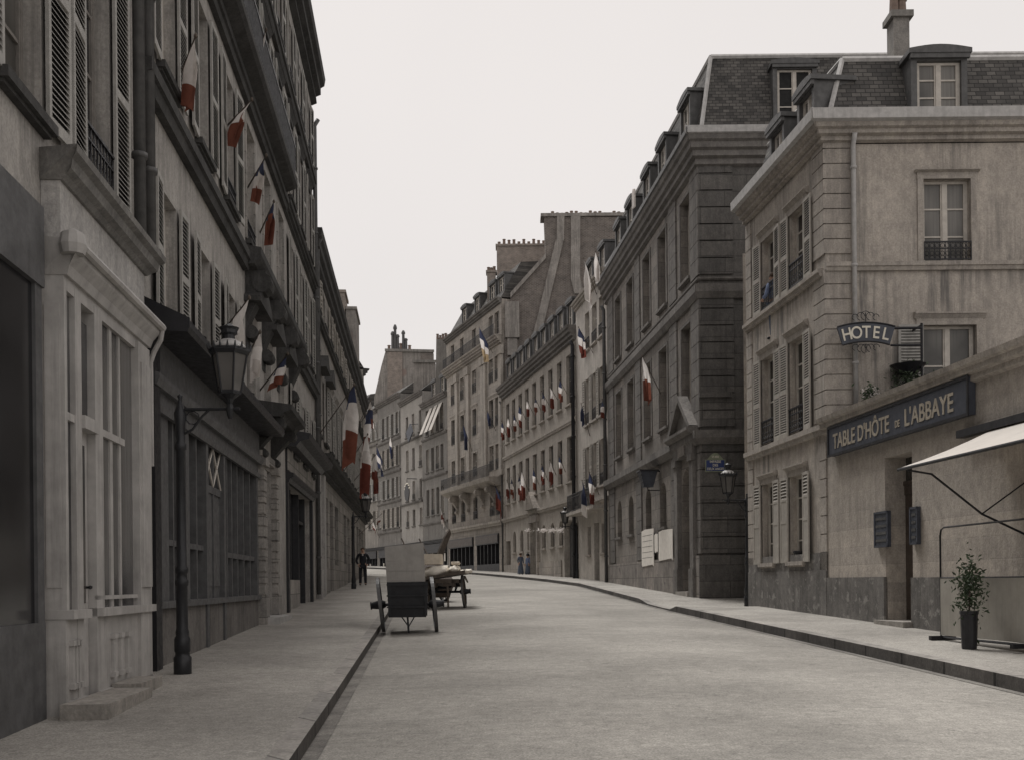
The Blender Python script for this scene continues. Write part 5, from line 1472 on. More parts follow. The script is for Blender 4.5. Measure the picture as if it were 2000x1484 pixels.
pots(F4, a[0], c[0], 6, a[1], .4, bF, .4)
dormer(FF, FF.L*.4, 1.3, 1.6, 17.3, y=.2); dormer(FF, FF.L*.75, 1.3, 1.6, 17.3, y=.2)
# white sunblinds on the top windows
for i, px in enumerate((845, 854.5, 863.5)):
    u = FF.hit(px, 900)[0]; mb = MB()
    mb.prof([(-.05,16.6),(-1.0,14.3),(-1.03,14.3),(-.08,16.62)], u-.5, u+.32)
    thing_mesh('sunblind', mb, M_['awning'], FF.M, ('left', 'middle', 'right')[i]+' one of three white sunblinds slanting from top windows far down the street', 'sunblind', 'white sunblinds')
# small hanging shop signs and the diamond board
u, z = FGg.hit(800, 846, -.8)
mb = MB(); mb.slab([(u-1.1, z+.2), (u-.3, z-.75), (u+1.1, z), (u+.3, z+.85)], -.85, -.75)
mb.tube([(u, -.8, z+.8), (u, 0, z+.9)], .03, 6)
thing_mesh('shop_sign', mb, M_['sign'], FGg.M, 'dark tilted diamond board jutting from the pale three-window house', 'sign')

# ================================================================ STREET FURNITURE
def lamp_post(px, py, arm_h, arm_l, label, sgn=1, Y=None, group='gas street lamps'):
    p = ghit(px, py)
    M = T(p.x, p.y, p.z)
    o = thing('street_lamp', label, 'street lamp', M, group)
    mb = MB()
    mb.lathe([(.105,-.1),(.105,.20),(.085,.22),(.085,.26),(.095,.27),(.095,.42),(.075,.46),(.08,.5),(.07,.54),(.068,1.05),(.08,1.07),(.08,1.12),(.066,1.14),(.066,1.2),(.078,1.22),(.078,1.27),(.06,1.30),
              (.052,arm_h-.5),(.07,arm_h-.48),(.07,arm_h-.42),(.05,arm_h-.38),(.06,arm_h-.2),(.075,arm_h-.05),(.05,arm_h+.02),(.03,arm_h+.08),(.02,arm_h+.12),(.035,arm_h+.16),(.0,arm_h+.19)], 16)
    mk('post', mb, M_['green_iron'], M, o, smooth=True)
    mb = MB(); L = arm_l
    mb.tube([(0,0,arm_h),(sgn*(L+.12),0,arm_h)], .02, 8)
    mb.tube([(0,0,arm_h-.32),(sgn*L*.25,0,arm_h-.24),(sgn*L*.45,0,arm_h-.08),(sgn*L*.6,0,arm_h)], .016, 6)
    r = .08
    mb.tube([(sgn*(L*.25+r*math.cos(a*.7)), 0, arm_h-.10+r*math.sin(a*.7)) for a in range(9)], .009, 5)
    mb.lathe([(.02,arm_h-.12),(.04,arm_h-.06),(.05,arm_h),(.03,arm_h+.06),(.05,arm_h+.12),(.11,arm_h+.17),(.13,arm_h+.185)], 10, (sgn*L,0,0))
    mk('arm', mb, M_['green_iron'], M, o)
    zb = arm_h+.19; zt = zb+.47; rb, rt = .135, .215; n = 6
    c = (sgn*L, 0, 0)
    mb = MB(); mb.lathe([(rb*.96, zb), (rt*.96, zt)], n, c); ln = mk('lantern', mb, M_['lampg'], M, o)
    mb = MB()
    for k in range(n):
        g = 2*math.pi*k/n
        mb.tube([(c[0]+rb*math.cos(g), rb*math.sin(g), zb), (c[0]+rt*math.cos(g), rt*math.sin(g), zt)], .012, 4)
    mb.lathe([(rb*1.02,zb-.02),(rb*1.05,zb+.02),(rb*.98,zb+.025)], n, c)
    mb.lathe([(rt*1.02,zt-.02),(rt*1.18,zt+.02),(rt*1.18,zt+.05),(rt*1.02,zt+.055)], n, c)
    for k in range(18):
        g = 2*math.pi*k/18
        mb.tube([(c[0]+rt*1.14*math.cos(g), rt*1.14*math.sin(g), zt+.04), (c[0]+rt*1.2*math.cos(g), rt*1.2*math.sin(g), zt+.11)], [.016,.006], 4)
    mk('cage', mb, M_['green_iron'], M, ln)
    mb = MB(); mb.lathe([(rt*1.0,zt+.05),(rt*.85,zt+.10),(rt*.55,zt+.15),(.075,zt+.17)], 16, c); mk('dome', mb, M_['lead'], M, ln, smooth=True)
    mb = MB(); mb.lathe([(.07,zt+.16),(.07,zt+.22),(.10,zt+.24),(.10,zt+.28),(.12,zt+.31),(.08,zt+.32),(.02,zt+.36)], 12, c); mk('vent_cap', mb, M_['green_iron'], M, ln)
    return o
lamp_post(357, 1315, 3.18, .60, 'tall iron gas lamp with glazed lantern by the dark shopfront, nearest of the lamps')
lamp_post(691, 1149, 3.0, .53, 'iron gas lamp far down the left pavement beside the standing man')
lamp_post(1461, 1178, 2.85, .52, 'slim iron gas lamp at the lane corner below the blue street plate', sgn=-1)
lamp_post(1127, 1129, 2.75, .60, 'iron gas lamp in front of the junction of cream building and narrow pale house', sgn=-1)

# ---------------------------------------------------------------- flags
fcount = 0
def flag(F, bpx, bpy, tpx, tpy, off, H, fly, label, group=None, cols=('blue','white','red'), seed=None, gather=.45, drift=0.0):
    global fcount; fcount += 1
    rr = random.Random(fcount*13+5)
    H *= rr.uniform(.8, 1.2); fly *= rr.uniform(.8, 1.2); gather *= rr.uniform(.5, 1.3); drift += rr.uniform(-.25, .1)
    b = F.pt(bpx, bpy, 0); t = F.pt(tpx, tpy, -off)
    d = (t-b); Lp = d.length; d.normalize()
    M = T(*b)
    o = thing('flag', label, 'flag', M, group)
    mb = MB(); mb.tube([b+d*0-Vector(d)*.05, t], [.018,.011], 6); mb.lathe([(.0,-.03),(.025,-.01),(.025,.02),(.0,.06)], 6, tuple(t))
    mk('pole', mb, M_['wood'], None, o)
    ns, nt_ = 14, 18
    phs = rr.uniform(0, 6); fr = rr.uniform(2.2, 3.2); amp = .05+.05*fly
    perp = d.cross(Vector((0,0,1))).normalized()
    hd = Vector((d.x, d.y, 0)).normalized()
    def P(s, k):
        s2 = .5+(s-.5)*(1-gather*min(1, k*1.6)*(.9+.1*math.sin(phs)))
        p = t - d*(.03+H*s2)
        dn = fly*k*(1-.10*math.cos(s*5+phs))
        p = p + Vector((0,0,-1))*dn + hd*(drift*fly*k - .12*fly*k*k)
        p = p + perp*amp*math.sin(s*2*math.pi*fr/2+phs+k*1.2)*min(1, k*2.5) + hd*amp*.8*math.cos(s*2*math.pi*fr/1.6+phs)*min(1, k*2)
        return p
    mb = MB()
    n0 = 0
    grid = [[P(i/ns, j/nt_) for i in range(ns+1)] for j in range(nt_+1)]
    base = [tuple(p) for r_ in grid for p in r_]
    fs = []; ms = []
    for j in range(nt_):
        for i in range(ns):
            fs.append((j*(ns+1)+i, j*(ns+1)+i+1, (j+1)*(ns+1)+i+1, (j+1)*(ns+1)+i)); ms.append(min(len(cols)-1, int(j/nt_*len(cols))))
    mb.v = base; mb.f = fs; mb.m = ms
    mk('cloth', mb, [M_[c] for c in cols], None, o, smooth=True)
    return o
LG = 'tricolour flags along the left frontage'
wr2 = ('whitef','whitef','redf')
flag(FB, 352, 150, 382, 72, .45, .5, .6, 'drooping flag highest at the left, in front of the tall shuttered windows', LG, cols=wr2, drift=-.5)
flag(FB, 440, 250, 492, 196, .55, .5, .62, 'white and red drooping flag below the first dark balcony', LG, cols=('white','redf','redf'), drift=-.6, gather=.3)
flag(FB, 485, 365, 520, 305, .5, .4, .6, 'thin flag hanging just right of the white and red one under the balcony', LG, cols=('blue','whitef','redf'), drift=-.5)
flag(FB, 508, 455, 535, 395, .5, .4, .6, 'small reddish flag above the carved brackets', LG, cols=('blue','redf','redf'), drift=-.4)
flag(FB, 492, 150, 520, 60, .45, .5, .7, 'faded flag at the very top left against the third floor', LG, cols=('whitef','whitef','redf'), drift=-.3)
flag(FB, 425, 660, 487, 583, .85, 1.05, .85, 'large white and red flag right behind the nearest lantern', LG, cols=('white','white','whitef','redf'), gather=.15, drift=-.5)
flag(FB, 478, 705, 508, 650, .6, .55, .55, 'pale folded flag just right of the nearest lantern', LG, cols=('whitef','white','whitef'), drift=-.3)
flag(FB, 508, 762, 562, 692, .8, .8, .42, 'rolled flag slanting above the carved door hood', LG, cols=('blue','white','redf'), drift=-.8, gather=.2)
flag(FD, 622, 850, 692, 752, 2.0, 1.1, 1.45, 'largest tricolour flag, on a long slanting pole over the left pavement', LG, gather=.0, drift=-.55, cols=('blue','whitef','whitef','redf','redf'))
flag(FD, 664, 880, 722, 800, 1.7, 1.0, 1.3, 'tricolour flag just right of the largest one, blue at its pole', LG, gather=.2, drift=-.3, cols=('blue','white','red'))
flag(FD, 668, 925, 718, 848, 1.8, 1.1, 1.6, 'dark red and white flag below the cluster of left flags', LG, cols=('white','whitef','red','red'), gather=.15, drift=-.2)
flag(FD, 688, 850, 724, 782, 1.5, .9, 1.0, 'narrow flag against the sky edge of the left houses', LG, cols=('whitef','blue','redf'))
flag(FD, 690, 940, 736, 885, 1.6, 1.1, 1.0, 'white-topped flag overlapping the dark red one in the left cluster', LG, cols=('white','white','red'), gather=.2)
flag(FD, 692, 960, 738, 915, 1.5, 1.0, 1.0, 'low reddish flag near the far left lamp', LG, cols=('redf','redf','red'), drift=.2)
flag(FD, 700, 1045, 745, 1003, 1.2, .9, .5, 'little white pennant flag low above the standing man', LG, cols=('white','white','redf'))
RG = 'flags on the far bend'
flag(FI, 738, 850, 722, 800, 1.5, 1.6, 1.3, 'pale long-poled flag at the top of the last visible house', RG, cols=('blue','white','white'))
flag(FHh, 758, 925, 735, 870, 1.6, 1.8, 1.6, 'blue-edged flag midway up the far shuttered house', RG, cols=('blue','white','blue'))
flag(FHh, 770, 895, 762, 850, 1.2, 1.2, 1.4, 'small white and blue flag right of the blue-edged one on the far shuttered house', RG, cols=('white','blue'))
flag(FI, 742, 1050, 726, 1012, 1.5, 1.4, .9, 'white flag just above the far street-level shops', RG, cols=('white','white','red'))
flag(FO, 962, 690, 936, 640, 1.6, 1.6, 1.7, 'pale and ochre flag on the upper balcony of the ornate building', RG, cols=('blue','white','ochre'))
flag(FO, 985, 985, 966, 945, 1.2, 1.2, 1.5, 'dark red flag above the right-hand shop of the ornate building', RG, cols=('blue','red','red'))
flag(FO, 922, 880, 905, 828, 1.3, 1.2, 1.3, 'dark folded flag midway up the ornate building', RG, cols=('blue','blue','blue'))
flag(FO, 968, 840, 952, 802, 1.2, .8, .8, 'small dark flag beside the iron balcony of the ornate building', RG, cols=('blue','blue'))
flag(FF, 873, 1030, 860, 990, 1.0, 1.0, 1.0, 'white and red flag over the shop of the sunblind house', RG, cols=('white','red','white'))
nth = ('leftmost', 'second', 'third', 'fourth', 'fifth', 'sixth', 'seventh', 'eighth', 'ninth')
CG = 'small tricolour flags on the cream building'
up = [(990,850,980,822),(1001,842,992,815),(1014,832,1003,808),(1027,818,1014,792),(1041,806,1029,782),(1056,800,1045,776),(1072,790,1058,764),(1089,780,1074,756),(1107,768,1093,742)]
for i, (a, b, c, d) in enumerate(up):
    flag(FC, a, b, c, d, .95, .7, .95, f'{nth[i]} small flag of the upper row on the cream building', CG, cols=[('blue','white','red'),('white','red'),('blue','white','redf')][i % 3])
lo = [(998,968,990,938),(1008,962,998,932),(1024,958,1012,925),(1031,955,1019,920),(1052,945,1042,915),(1070,936,1058,906),(1086,926,1074,898),(1104,920,1092,890)]
for i, (a, b, c, d) in enumerate(lo):
    flag(FC, a, b, c, d, .95, .7 if i not in (2, 3) else 1.0, .95 if i not in (2, 3) else 1.5, f'{nth[i]} small flag of the lower row on the cream building', CG, cols=[('blue','white','red'),('white','red'),('blue','white','redf')][(i+1) % 3])
NG = 'flags on the narrow pale house'
flag(FN, 1158, 690, 1130, 640, 1.3, 1.0, 1.0, 'square tricolour flag hung high beside the downpipe of the narrow pale house', NG, gather=.1)
flag(FN, 1165, 575, 1140, 505, 1.2, 1.0, 1.9, 'long white pennant under the eaves of the narrow pale house', NG, cols=('white','white','white'), gather=.5)
flag(FN, 1180, 545, 1163, 492, 1.0, .6, 1.0, 'small white pennant tight against the dark cornice', NG, cols=('white','white'))
flag(FN, 1152, 850, 1135, 788, 1.1, .8, .9, 'dark blue drooping flag midway up the narrow pale house', NG, cols=('blue','blue','blue'))
flag(FN, 1180, 822, 1176, 780, .8, .6, .7, 'small faded flag by the rightmost middle window of the narrow pale house', NG)
flag(FN, 1152, 990, 1137, 938, 1.2, 1.2, 1.5, 'long blue and white flag above the balcony of the narrow pale house', NG, cols=('blue','blue','white'))
flag(FN, 1170, 965, 1151, 922, 1.2, 1.0, 1.2, 'tricolour flag right of the long blue one above the balcony', NG)
flag(FDk, 1290, 768, 1254, 696, 1.4, 1.05, 1.35, 'large orange-red and white flag on the sooty ashlar facade', None, cols=('white','white','redf','redf'), gather=.1, drift=-.25)
# garlands on the cream building arches
for i, px in enumerate((1034, 1062, 1079, 1096)):
    p, z = FC.hit(px, 1035, -.15)
    mb = leafball((p, -.15, z), .35, .12, 110, .07, 30+i)
    thing_mesh('garland', mb, M_['white'], FC.M, f'{nth[i]} white paper garland over an arched window of the cream building', 'garland', 'paper garlands')

# ---------------------------------------------------------------- carts
def wheel(M, x, r, parent, lean=0.0, spokes=12, y=0.0, w=.05):
    W_ = M @ T(x, y, r) @ Matrix.Rotation(lean, 4, 'Y')
    mb = MB(); n = 36
    for k in range(n):
        a0, a1 = 2*math.pi*k/n, 2*math.pi*(k+1)/n
        pt = lambda rad, a, xx: (xx, rad*math.cos(a), rad*math.sin(a))
        mb.add([pt(r-.07,a0,-w/2),pt(r-.008,a0,-w/2),pt(r-.008,a1,-w/2),pt(r-.07,a1,-w/2),pt(r-.07,a0,w/2),pt(r-.008,a0,w/2),pt(r-.008,a1,w/2),pt(r-.07,a1,w/2)],
               [(0,1,2,3),(7,6,5,4),(0,3,7,4)])
    o = mk('wheel', mb, M_['cart_blk'], W_, parent)
    mb = MB()
    for k in range(n):
        a0, a1 = 2*math.pi*k/n, 2*math.pi*(k+1)/n
        mb.add([pt(r,a0,-w/2-.003),pt(r,a1,-w/2-.003),pt(r,a1,w/2+.003),pt(r,a0,w/2+.003),pt(r-.012,a0,-w/2-.003),pt(r-.012,a1,-w/2-.003),pt(r-.012,a1,w/2+.003),pt(r-.012,a0,w/2+.003)],
               [(0,1,2,3),(0,4,5,1),(3,2,6,7)])
    mk('tyre', mb, M_['zinc'], W_, o)
    mb = MB()
    for k in range(spokes):
        a = 2*math.pi*(k+.5)/spokes; mb.tube([pt(.07,a,0), pt(r-.06,a,0)], [.022,.016], 5)
    mk('spokes', mb, M_['wood'], W_, o)
    mb = MB(); s = 1 if x > 0 else -1
    mb.tube([(-.10*s,0,0),(-.04*s,0,0),(.04*s,0,0),(.17*s,0,0)], [.06,.085,.085,.06], 12); mb.tube([(.17*s,0,0),(.20*s,0,0)], .075, 12)
    mk('hub', mb, M_['cart_blk'], W_, o)
    return o
def cart_frame(pl, pr, name, label):
    a, b = ghit(*pl, h=.03), ghit(*pr, h=.03)
    d = (b-a); tr = Vector((d.x, d.y, 0)).length; d = Vector((d.x, d.y, 0)).normalized(); c = (a+b)/2
    M = Matrix(((d.x, -d.y, 0, c.x), (d.y, d.x, 0, c.y), (0, 0, 1, min(a.z, b.z)+.0), (0, 0, 0, 1)))
    o = thing(name, label, 'handcart', M); return o, M, tr
c1, M1, tr = cart_frame((744, 1234), (848, 1232.2), 'handcart', 'black two-wheeled box handcart at the kerb carrying a tall grey crate')
r = .54
wheel(M1, -tr/2, r, c1, lean=-.11, w=.06); wheel(M1, tr/2, r, c1, lean=-.09, w=.06)
bw = tr/2-.13
mb = MB()
def tbox(mb, x, y0, y1, z0, z1, flare=.03, mi=0):
    mb.add([(-x+flare,y0+flare,z0),(x-flare,y0+flare,z0),(x-flare,y1,z0),(-x+flare,y1,z0),(-x,y0,z1),(x,y0,z1),(x,y1,z1),(-x,y1,z1)],
           [(3,2,1,0),(4,5,6,7),(0,1,5,4),(1,2,6,5),(2,3,7,6),(3,0,4,7)], mi)
tbox(mb, bw, -.45, .75, .30, .98)
for z in (.50, .72, .93): mb.box(-bw-.005, bw+.005, -.475, -.43, z-.018, z+.012)
for x in (-bw+.02, bw-.06): mb.box(x, x+.05, -.47, -.42, .33, .98)
mk('cart_body', mb, M_['cart_blk'], M1, c1)
mb = MB(); mb.tube([(-tr/2,0,r),(tr/2,0,r)], .03, 8); mk('axle', mb, M_['black_iron'], M1, c1)
mb = MB(); mb.tube([(.0,-.35,.32),(.02,-.42,.0)], .022, 6); mb.tube([(-.12,-.35,.32),(.02,-.40,.12)], .012, 6); mb.tube([(.14,-.35,.32),(.02,-.40,.12)], .012, 6); mk('prop_leg', mb, M_['black_iron'], M1, c1)
for x in (-bw+.03, bw-.03):
    mb = MB(); mb.tube([(x,.5,.62),(x,1.3,.70),(x*.9,2.1,.78)], [.035,.03,.025], 8); mk('shaft', mb, M_['wood'], M1, c1)
mb = MB(); mb.add([(-bw+.0,-.40,.985),(bw-.04,-.40,.985),(bw-.05,.62,.985),(-bw+.0,.62,.985),(-bw-.04,-.32,1.66),(bw-.07,-.32,1.735),(bw-.07,.6,1.735),(-bw-.04,.6,1.66)],
       [(3,2,1,0),(4,5,6,7),(0,1,5,4),(1,2,6,5),(2,3,7,6),(3,0,4,7)])
cr = thing('crate', 'tall grey boarded crate standing in the black handcart', 'crate', M1 @ T(0,0,.98))
mk('box', mb, M_['wood_lt'], M1, cr)
mb = MB()
for i in range(1, 7):
    z = 1.0+.19*i; mb.prof([(-.40+(z-.985)*.14,z),(-.412+(z-.985)*.14,z),(-.412+(z-.985)*.14,z+.012),(-.40+(z-.985)*.14,z+.012)], -bw-.01, bw-.06) if i < 4 else None
pass
mk('battens', mb, M_['wood_lt'], M1, cr)
c2, M2, tr2 = cart_frame((838, 1187.5), (906, 1187), 'handcart', 'flat two-wheeled handcart piled with white bundles, behind the black one')
r = .47
wheel(M2, -tr2/2, r, c2, lean=.04); wheel(M2, tr2/2, r, c2, lean=-.08)
mb = MB(); x = tr2/2+.02
mb.add([(-x,-.7,.82),(x+.08,-.7,.98),(x+.08,1.2,.98),(-x,1.2,.82),(-x,-.7,.90),(x+.08,-.7,1.07),(x+.08,1.2,1.07),(-x,1.2,.90)], [(3,2,1,0),(4,5,6,7),(0,1,5,4),(1,2,6,5),(2,3,7,6),(3,0,4,7)])
mb.box(-x+.1, x-.1, -.6, -.5, .72, .83); mb.box(-x+.1, x-.1, .5, .6, .72, .83); mb.box(-.3, -.22, -.6, 1.1, .6, .8); mb.box(.22, .3, -.6, 1.1, .6, .8)
mk('platform', mb, M_['wood'], M2, c2)
mb = MB(); mb.tube([(-tr2/2,0,r),(tr2/2,0,r)], .035, 8)
for a in (-.25, .25): mb.tube([(a,0,r),(a*1.3,-.25,.72)], .025, 6); mb.tube([(a,0,r),(a*1.3,.25,.72)], .025, 6)
for k in range(10):
    pass
mb.tube([(.0-.3,-.1,.62)]+[(-.1+.2*math.sin(k*.9), -.2+.1*math.cos(k), .6-.03*(k%3)) for k in range(6)]+[(.4,-.1,.66)], .03, 6)
mk('axle', mb, M_['cart_blk'], M2, c2)
mb = MB(); mb.tube([(.1,-.55,.75),(.12,-.6,.05)], .03, 6); mk('prop_leg', mb, M_['wood'], M2, c2)
for x in (-.42, .42): 
    mb = MB(); mb.tube([(x,1.1,.9),(x*.9,2.4,.75)], [.035,.028], 8); mk('shaft', mb, M_['wood'], M2, c2)
def bale(M, x0, x1, y0, y1, z0, z1, mat, label, cat, seed, name, tilt=0.0, soft=.05):
    rr = random.Random(seed); n = 6
    mb = MB(); ids = {}
    def P(i, j, k):
        key = (i, j, k)
        if key not in ids:
            p = Vector((i/n*2-1, j/n*2-1, k/n*2-1))
            q_ = p*(1-soft*(abs(p.x*p.y)+abs(p.y*p.z)+abs(p.x*p.z))) + Vector((rr.uniform(-1,1), rr.uniform(-1,1), rr.uniform(-1,1)))*soft*.5
            ids[key] = len(mb.v); mb.v.append(((x0+x1)/2+q_.x*(x1-x0)/2, (y0+y1)/2+q_.y*(y1-y0)/2, (z0+z1)/2+q_.z*(z1-z0)/2+tilt*((x0+x1)/2+q_.x*(x1-x0)/2)))
        return ids[key]
    for a in range(n):
        for b in range(n):
            for f in ([P(a,b,0),P(a,b+1,0),P(a+1,b+1,0),P(a+1,b,0)],[P(a,b,n),P(a+1,b,n),P(a+1,b+1,n),P(a,b+1,n)],[P(a,0,b),P(a+1,0,b),P(a+1,0,b+1),P(a,0,b+1)],
                      [P(a,n,b),P(a,n,b+1),P(a+1,n,b+1),P(a+1,n,b)],[P(0,a,b),P(0,a,b+1),P(0,a+1,b+1),P(0,a+1,b)],[P(n,a,b),P(n,a+1,b),P(n,a+1,b+1),P(n,a,b+1)]):
                mb.f.append(f); mb.m.append(0)
    return thing_mesh(name, mb, M_[mat], M, label, cat, None, smooth=soft > .1)
bale(M2, -.62, -.10, -.55, .3, 1.24, 1.54, 'pale_wood', 'pale timber box on top of the white bundles of the flat handcart', 'box', 1, 'wooden_box', soft=.02)
bale(M2, -.62, .10, -.62, .5, .89, 1.24, 'sacks', 'largest white bundle lying under the pale timber box', 'bundle', 2, 'bundle', tilt=.085, soft=.13)
bale(M2, .10, .42, -.60, .4, .92, 1.20, 'sacks', 'middle white bundle on the flat handcart', 'bundle', 3, 'bundle', tilt=.085, soft=.2)
bale(M2, .40, .76, -.58, .4, .93, 1.06, 'sacks', 'thin flattened white bundle at the right end of the flat handcart', 'bundle', 4, 'bundle', tilt=.085, soft=.15)
bale(M2, .16, .40, -.3, .2, 1.22, 1.33, 'pale_wood', 'small pinkish parcel on the middle white bundle', 'parcel', 5, 'parcel', soft=.08)
c3, M3, tr3 = cart_frame((815, 1175), (868, 1173), 'handcart', 'brown tipped-up handcart with shafts in the air behind the other two')
wheel(M3, -tr3/2, .45, c3); wheel(M3, tr3/2, .45, c3)
mb = MB()
Mt = M3 @ T(0,0,.45) @ Matrix.Rotation(R(40), 4, 'X')
tb = [(-tr3/2+.1, -.6), (tr3/2-.1, -.6), (tr3/2-.1, .8), (-tr3/2+.1, .8)]
mb.add([(p[0],p[1],.1) for p in tb]+[(p[0]*1.05,p[1],.7) for p in tb], [(3,2,1,0),(4,5,6,7),(0,1,5,4),(1,2,6,5),(2,3,7,6),(3,0,4,7)])
mk('cart_body', mb, M_['door_wood'], Mt, c3)
mb = MB(); mb.slab([(.0,-.0),(.22,0),(.34,.9),(.42,1.35),(.34,1.50),(.22,1.2)], -.06, .06)
mk('tailboard', mb, M_['wood'], M3 @ T(.1,.2,1.0) @ Matrix.Rotation(R(14),4,'Y'), c3)
for x in (-.36, .36):
    mb = MB(); mb.tube([(x,.7,.2),(x*.9,2.2,.3)], [.035,.025], 8); mk('shaft', mb, M_['wood'], Mt, c3)
mb = MB(); mb.tube([(-tr3/2,0,.45),(tr3/2,0,.45)], .03, 8); mk('axle', mb, M_['black_iron'], M3, c3)

# ---------------------------------------------------------------- people
def skin(name, nodes, edges, mats, M, parent=None, sub=2, root=0, **props):
    me = bpy.data.meshes.new(name); me.from_pydata([n[:3] for n in nodes], edges, []); 
    for m in mats: me.materials.append(m)
    o = put(name, me, M, parent, **props)
    sk = o.modifiers.new('Skin', 'SKIN'); sk.use_smooth_shade = True
    for i, n in enumerate(nodes):
        v = me.skin_vertices[0].data[i]; v.radius = (n[3], n[4] if len(n) > 4 else n[3]); v.use_root = (i == root)
    ss = o.modifiers.new('Subdivision', 'SUBSURF'); ss.levels = sub; ss.render_levels = sub
    return o
def hand(nodes, edges, wrist, d, side, size=1.0):
    """palm, four fingers and a thumb, slightly curled; d = down direction of the forearm"""
    wv = Vector(nodes[wrist][:3]); d = Vector(d).normalized(); sd = Vector(side).normalized(); n = d.cross(sd).normalized()
    p = len(nodes); nodes.append((*(wv+d*.05*size), .022, .036)); edges.append((wrist, p))
    for k, (o_, L) in enumerate(((-.027,.085),(-.009,.095),(.009,.09),(.027,.07))):
        b = wv+d*.09*size+sd*o_; i = len(nodes)
        nodes += [(*b, .009), (*(b+d*L*.5*size+n*.012), .0085), (*(b+d*L*.85*size+n*.035), .008)]
        edges += [(p, i), (i, i+1), (i+1, i+2)]
    i = len(nodes); b = wv+d*.045*size-sd*.035
    nodes += [(*b, .011), (*(b+d*.035-sd*.022+n*.01), .010), (*(b+d*.065-sd*.026+n*.025), .009)]; edges += [(p, i), (i, i+1), (i+1, i+2)]

def person(M, label, h=1.72, coat='suit', legs='suit', skirt=False, lean=(0,0), arms='pockets', hat=None, hairm='hair', coat_len=.0, group=None):
    """stands at M, faces local -y"""
    k = h/1.72; lx_, ly_ = lean
    def n(x, y, z, a, b=None):
        t = max(0, z-.95); return (x*k+lx_*t, y*k+ly_*t, z*k, a*k, (b or a)*k)
    N_ = [n(0,0,.95,.13,.10), n(0,0,1.12,.125,.095), n(0,.01,1.32,.16,.11), n(0,.015,1.45,.10,.075), n(0,.0,1.50,.055), n(0,-.015,1.57,.075,.085), n(0,-.012,1.65,.078,.092), n(0,-.005,1.70,.05)]
    E = [(0,1),(1,2),(2,3),(3,4),(4,5),(5,6),(6,7)]
    for s in (-1, 1):
        i = len(N_)
        N_ += [n(s*.10,0,.88,.085), n(s*.115,-.01,.50,.055), n(s*.12,.02,.10,.038), n(s*.125,-.10,.035,.032)]
        E += [(0,i),(i,i+1),(i+1,i+2),(i+2,i+3)]
        j = len(N_)
        if arms == 'pockets': N_ += [n(s*.20,.01,1.40,.055), n(s*.30,.05,1.14,.042), n(s*.20,-.08,.93,.030)]
        elif arms == 'rest': N_ += [n(s*.19,.0,1.40,.05), n(s*.24,-.06,1.14,.04), n(s*.12,-.26,1.08,.028)]
        else: N_ += [n(s*.20,.01,1.40,.055), n(s*.25,.02,1.13,.042), n(s*.25,-.05,.90,.030)]
        E += [(3,j),(j,j+1),(j+1,j+2)]
        wv = Vector(N_[j+2][:3]); dv = wv-Vector(N_[j+1][:3])
        hand(N_, E, j+2, dv, (0,1,0) if arms != 'rest' else (1,0,0), k)
    body = skin('person', N_, E, [M_['skin']], M, None)
    body['label'] = label; body['category'] = 'person'
    if group: body['group'] = group
    # face and ears
    hz_, hy = 1.63*k, -.0
    cx, cy = lx_*(1.63-.95), ly_*(1.63-.95)
    f = MB(); f.lathe([(0,-.02),(.014,-.012),(.017,0),(.006,.035),(0,.04)], 6, (cx, cy-.105*k, hz_-.02))
    for s in (-1, 1): f.lathe([(0,-.03),(.012,-.015),(.014,.01),(0,.03)], 6, (cx+s*.082*k, cy, hz_-.01))
    mk('face', f, M_['skin'], M, body)
    f = MB()
    for s in (-1, 1): f.lathe([(0,-.008),(.011,0),(0,.008)], 8, (cx+s*.032*k, cy-.092*k, hz_+.012))
    f.box(cx-.022, cx+.022, cy-.098*k, cy-.088*k, hz_-.062, hz_-.054)
    mk('eyes_and_mouth', f, M_['hair'], M, body)
    # clothes
    e = 1.18
    C = [n(0,0,.86-coat_len,.165+coat_len*.15,.13+coat_len*.15), n(0,0,1.0,.155,.125), n(0,0,1.15,.15,.118), n(0,.01,1.32,.185,.13), n(0,.015,1.45,.12,.09), n(0,.01,1.49,.068)]
    CE = [(0,1),(1,2),(2,3),(3,4),(4,5)]
    for s in (-1, 1):
        j = len(C)
        if arms == 'pockets': C += [n(s*.20,.01,1.40,.072), n(s*.30,.05,1.14,.06), n(s*.215,-.065,.96,.05)]
        elif arms == 'rest': C += [n(s*.19,.0,1.40,.068), n(s*.24,-.06,1.14,.055), n(s*.14,-.235,1.085,.042)]
        else: C += [n(s*.20,.01,1.40,.072), n(s*.25,.02,1.13,.06), n(s*.25,-.045,.92,.046)]
        CE += [(4,j),(j,j+1),(j+1,j+2)]
    skin('coat', C, CE, [M_[coat]], M, body)
    if arms == 'pockets':
        c = MB(); c.box(cx*.7-.03, cx*.7+.03, -.128*k, -.112*k, 1.36*k, 1.47*k); mk('shirt_front', c, M_['white'], M, body)
    if skirt:
        s_ = MB(); s_.lathe([(.13,.98),(.17,.85),(.22,.5),(.27,.12),(.28,.06),(.24,.06)], 20); sk = mk('skirt', s_, M_[legs], M @ Matrix.Diagonal((k,k,k,1)), body, smooth=True)
    else:
        C = [n(0,0,.93,.15,.115)]; CE = []
        for s in (-1, 1):
            j = len(C); C += [n(s*.095,0,.86,.10,.095), n(s*.115,-.01,.50,.078), n(s*.12,.015,.12,.068), n(s*.12,.0,.07,.066)]; CE += [(0,j),(j,j+1),(j+1,j+2),(j+2,j+3)]
        skin('trousers', C, CE, [M_[legs]], M, body)
    for s in (-1, 1):
        skin('shoe', [n(s*.12,.03,.045,.045,.05), n(s*.125,-.06,.04,.045,.04), n(s*.13,-.14,.03,.035,.028)], [(0,1),(1,2)], [M_['cart_blk']], M, body, sub=1)
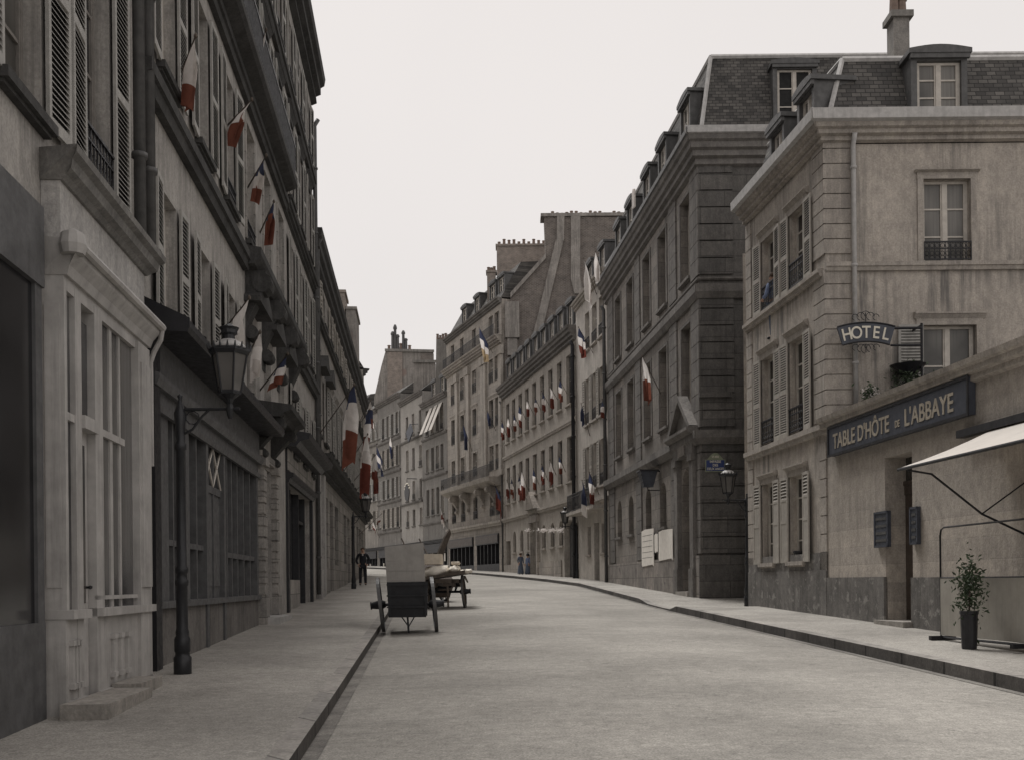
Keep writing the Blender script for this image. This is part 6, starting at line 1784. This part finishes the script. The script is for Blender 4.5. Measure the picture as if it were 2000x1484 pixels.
    hr = MB(); hr.lathe([(.088,-.02),(.095,.02),(.085,.065),(.055,.095),(0,.105)], 14, (cx, cy+.012, hz_+.005)); mk('hair', hr, M_[hairm], M, body, smooth=True)
    if hat:
        hh_ = MB(); hh_.lathe([(.13,.045),(.135,.055),(.095,.06),(.092,.12),(.07,.15),(0,.155)], 18, (cx, cy, hz_)); mk('hat', hh_, M_[hat], M, body, smooth=True)
    return body
p = ghit(709, 1142)
person(T(*p) @ RZ(R(8)), 'man in a dark suit standing on the left pavement, hands in pockets', 1.70)
for i, (px, py, h_, ang, lab, ct, sk_) in enumerate(((1017, 1121, 1.30, 30, 'child in blue-grey coat, left of the pair before the cream building', 'greycl', True), (1031, 1121, 1.22, -50, 'child in dark blue coat, right of the pair before the cream building', 'bluecl', True))):
    p = ghit(px, py); person(T(*p) @ RZ(R(ang)), lab, h_, coat=ct, legs='greycl', skirt=sk_, arms='down', hat='suit' if i else None, coat_len=.1)
uw, zw = FH.hit(1500, 541)
person(FH.M @ T(uw+.05, .14, zw-1.58) @ RZ(R(-55)), 'woman in a blue blouse leaning out of the left top-floor window of the hotel', 1.66, coat='bluecl', legs='greycl', skirt=False, lean=(0, -.06), arms='rest')

# ---------------------------------------------------------------- small extras
zb = gz(22.5)+PAV
ds = MB(); ds.box(uP0-.3, uP1+.3, -.42, .3, zb-.3, zb+.13); mk('doorstep', ds, M_['lead'], FB.M, bB)
u, z = FDk.hit(1243, 388, .0)
o = thing_mesh('laundry', (lambda m: (m.slab([(u-.22,z-.35),(u+.25,z-.42),(u+.2,z+.3),(u-.05,z+.38),(u-.25,z+.25)], -.14, -.08), m)[1])(MB()), M_['white'], FDk.M, 'white cloth hanging from a dormer of the sooty ashlar building', 'laundry')
u, z = FGg.hit(795, 962, -.9)
rs = thing('shop_sign', 'round dark hanging sign with a studded rim beside the pale three-window house', 'sign', FGg.M @ T(u, -.9, z))
mb = MB(); n = 20
mb.slab([(u+.75*math.cos(2*math.pi*i/n), z+.75*math.sin(2*math.pi*i/n)) for i in range(n)], -.94, -.86)
mb.tube([(u, -.9, z+.75), (u, -.9, z+1.3), (u, 0, z+1.3)], .04, 6)
mk('disc', mb, M_['dark_shop'], FGg.M, rs)
for i in range(7):
    a = math.pi*(.15+.7*i/6); mb = MB(); mb.lathe([(0,-.1),(.1,0),(0,.1)], 8, (u+.85*math.cos(a), -.9, z+.85*math.sin(a))); mk('stud', mb, M_['ivory'], FGg.M, rs)
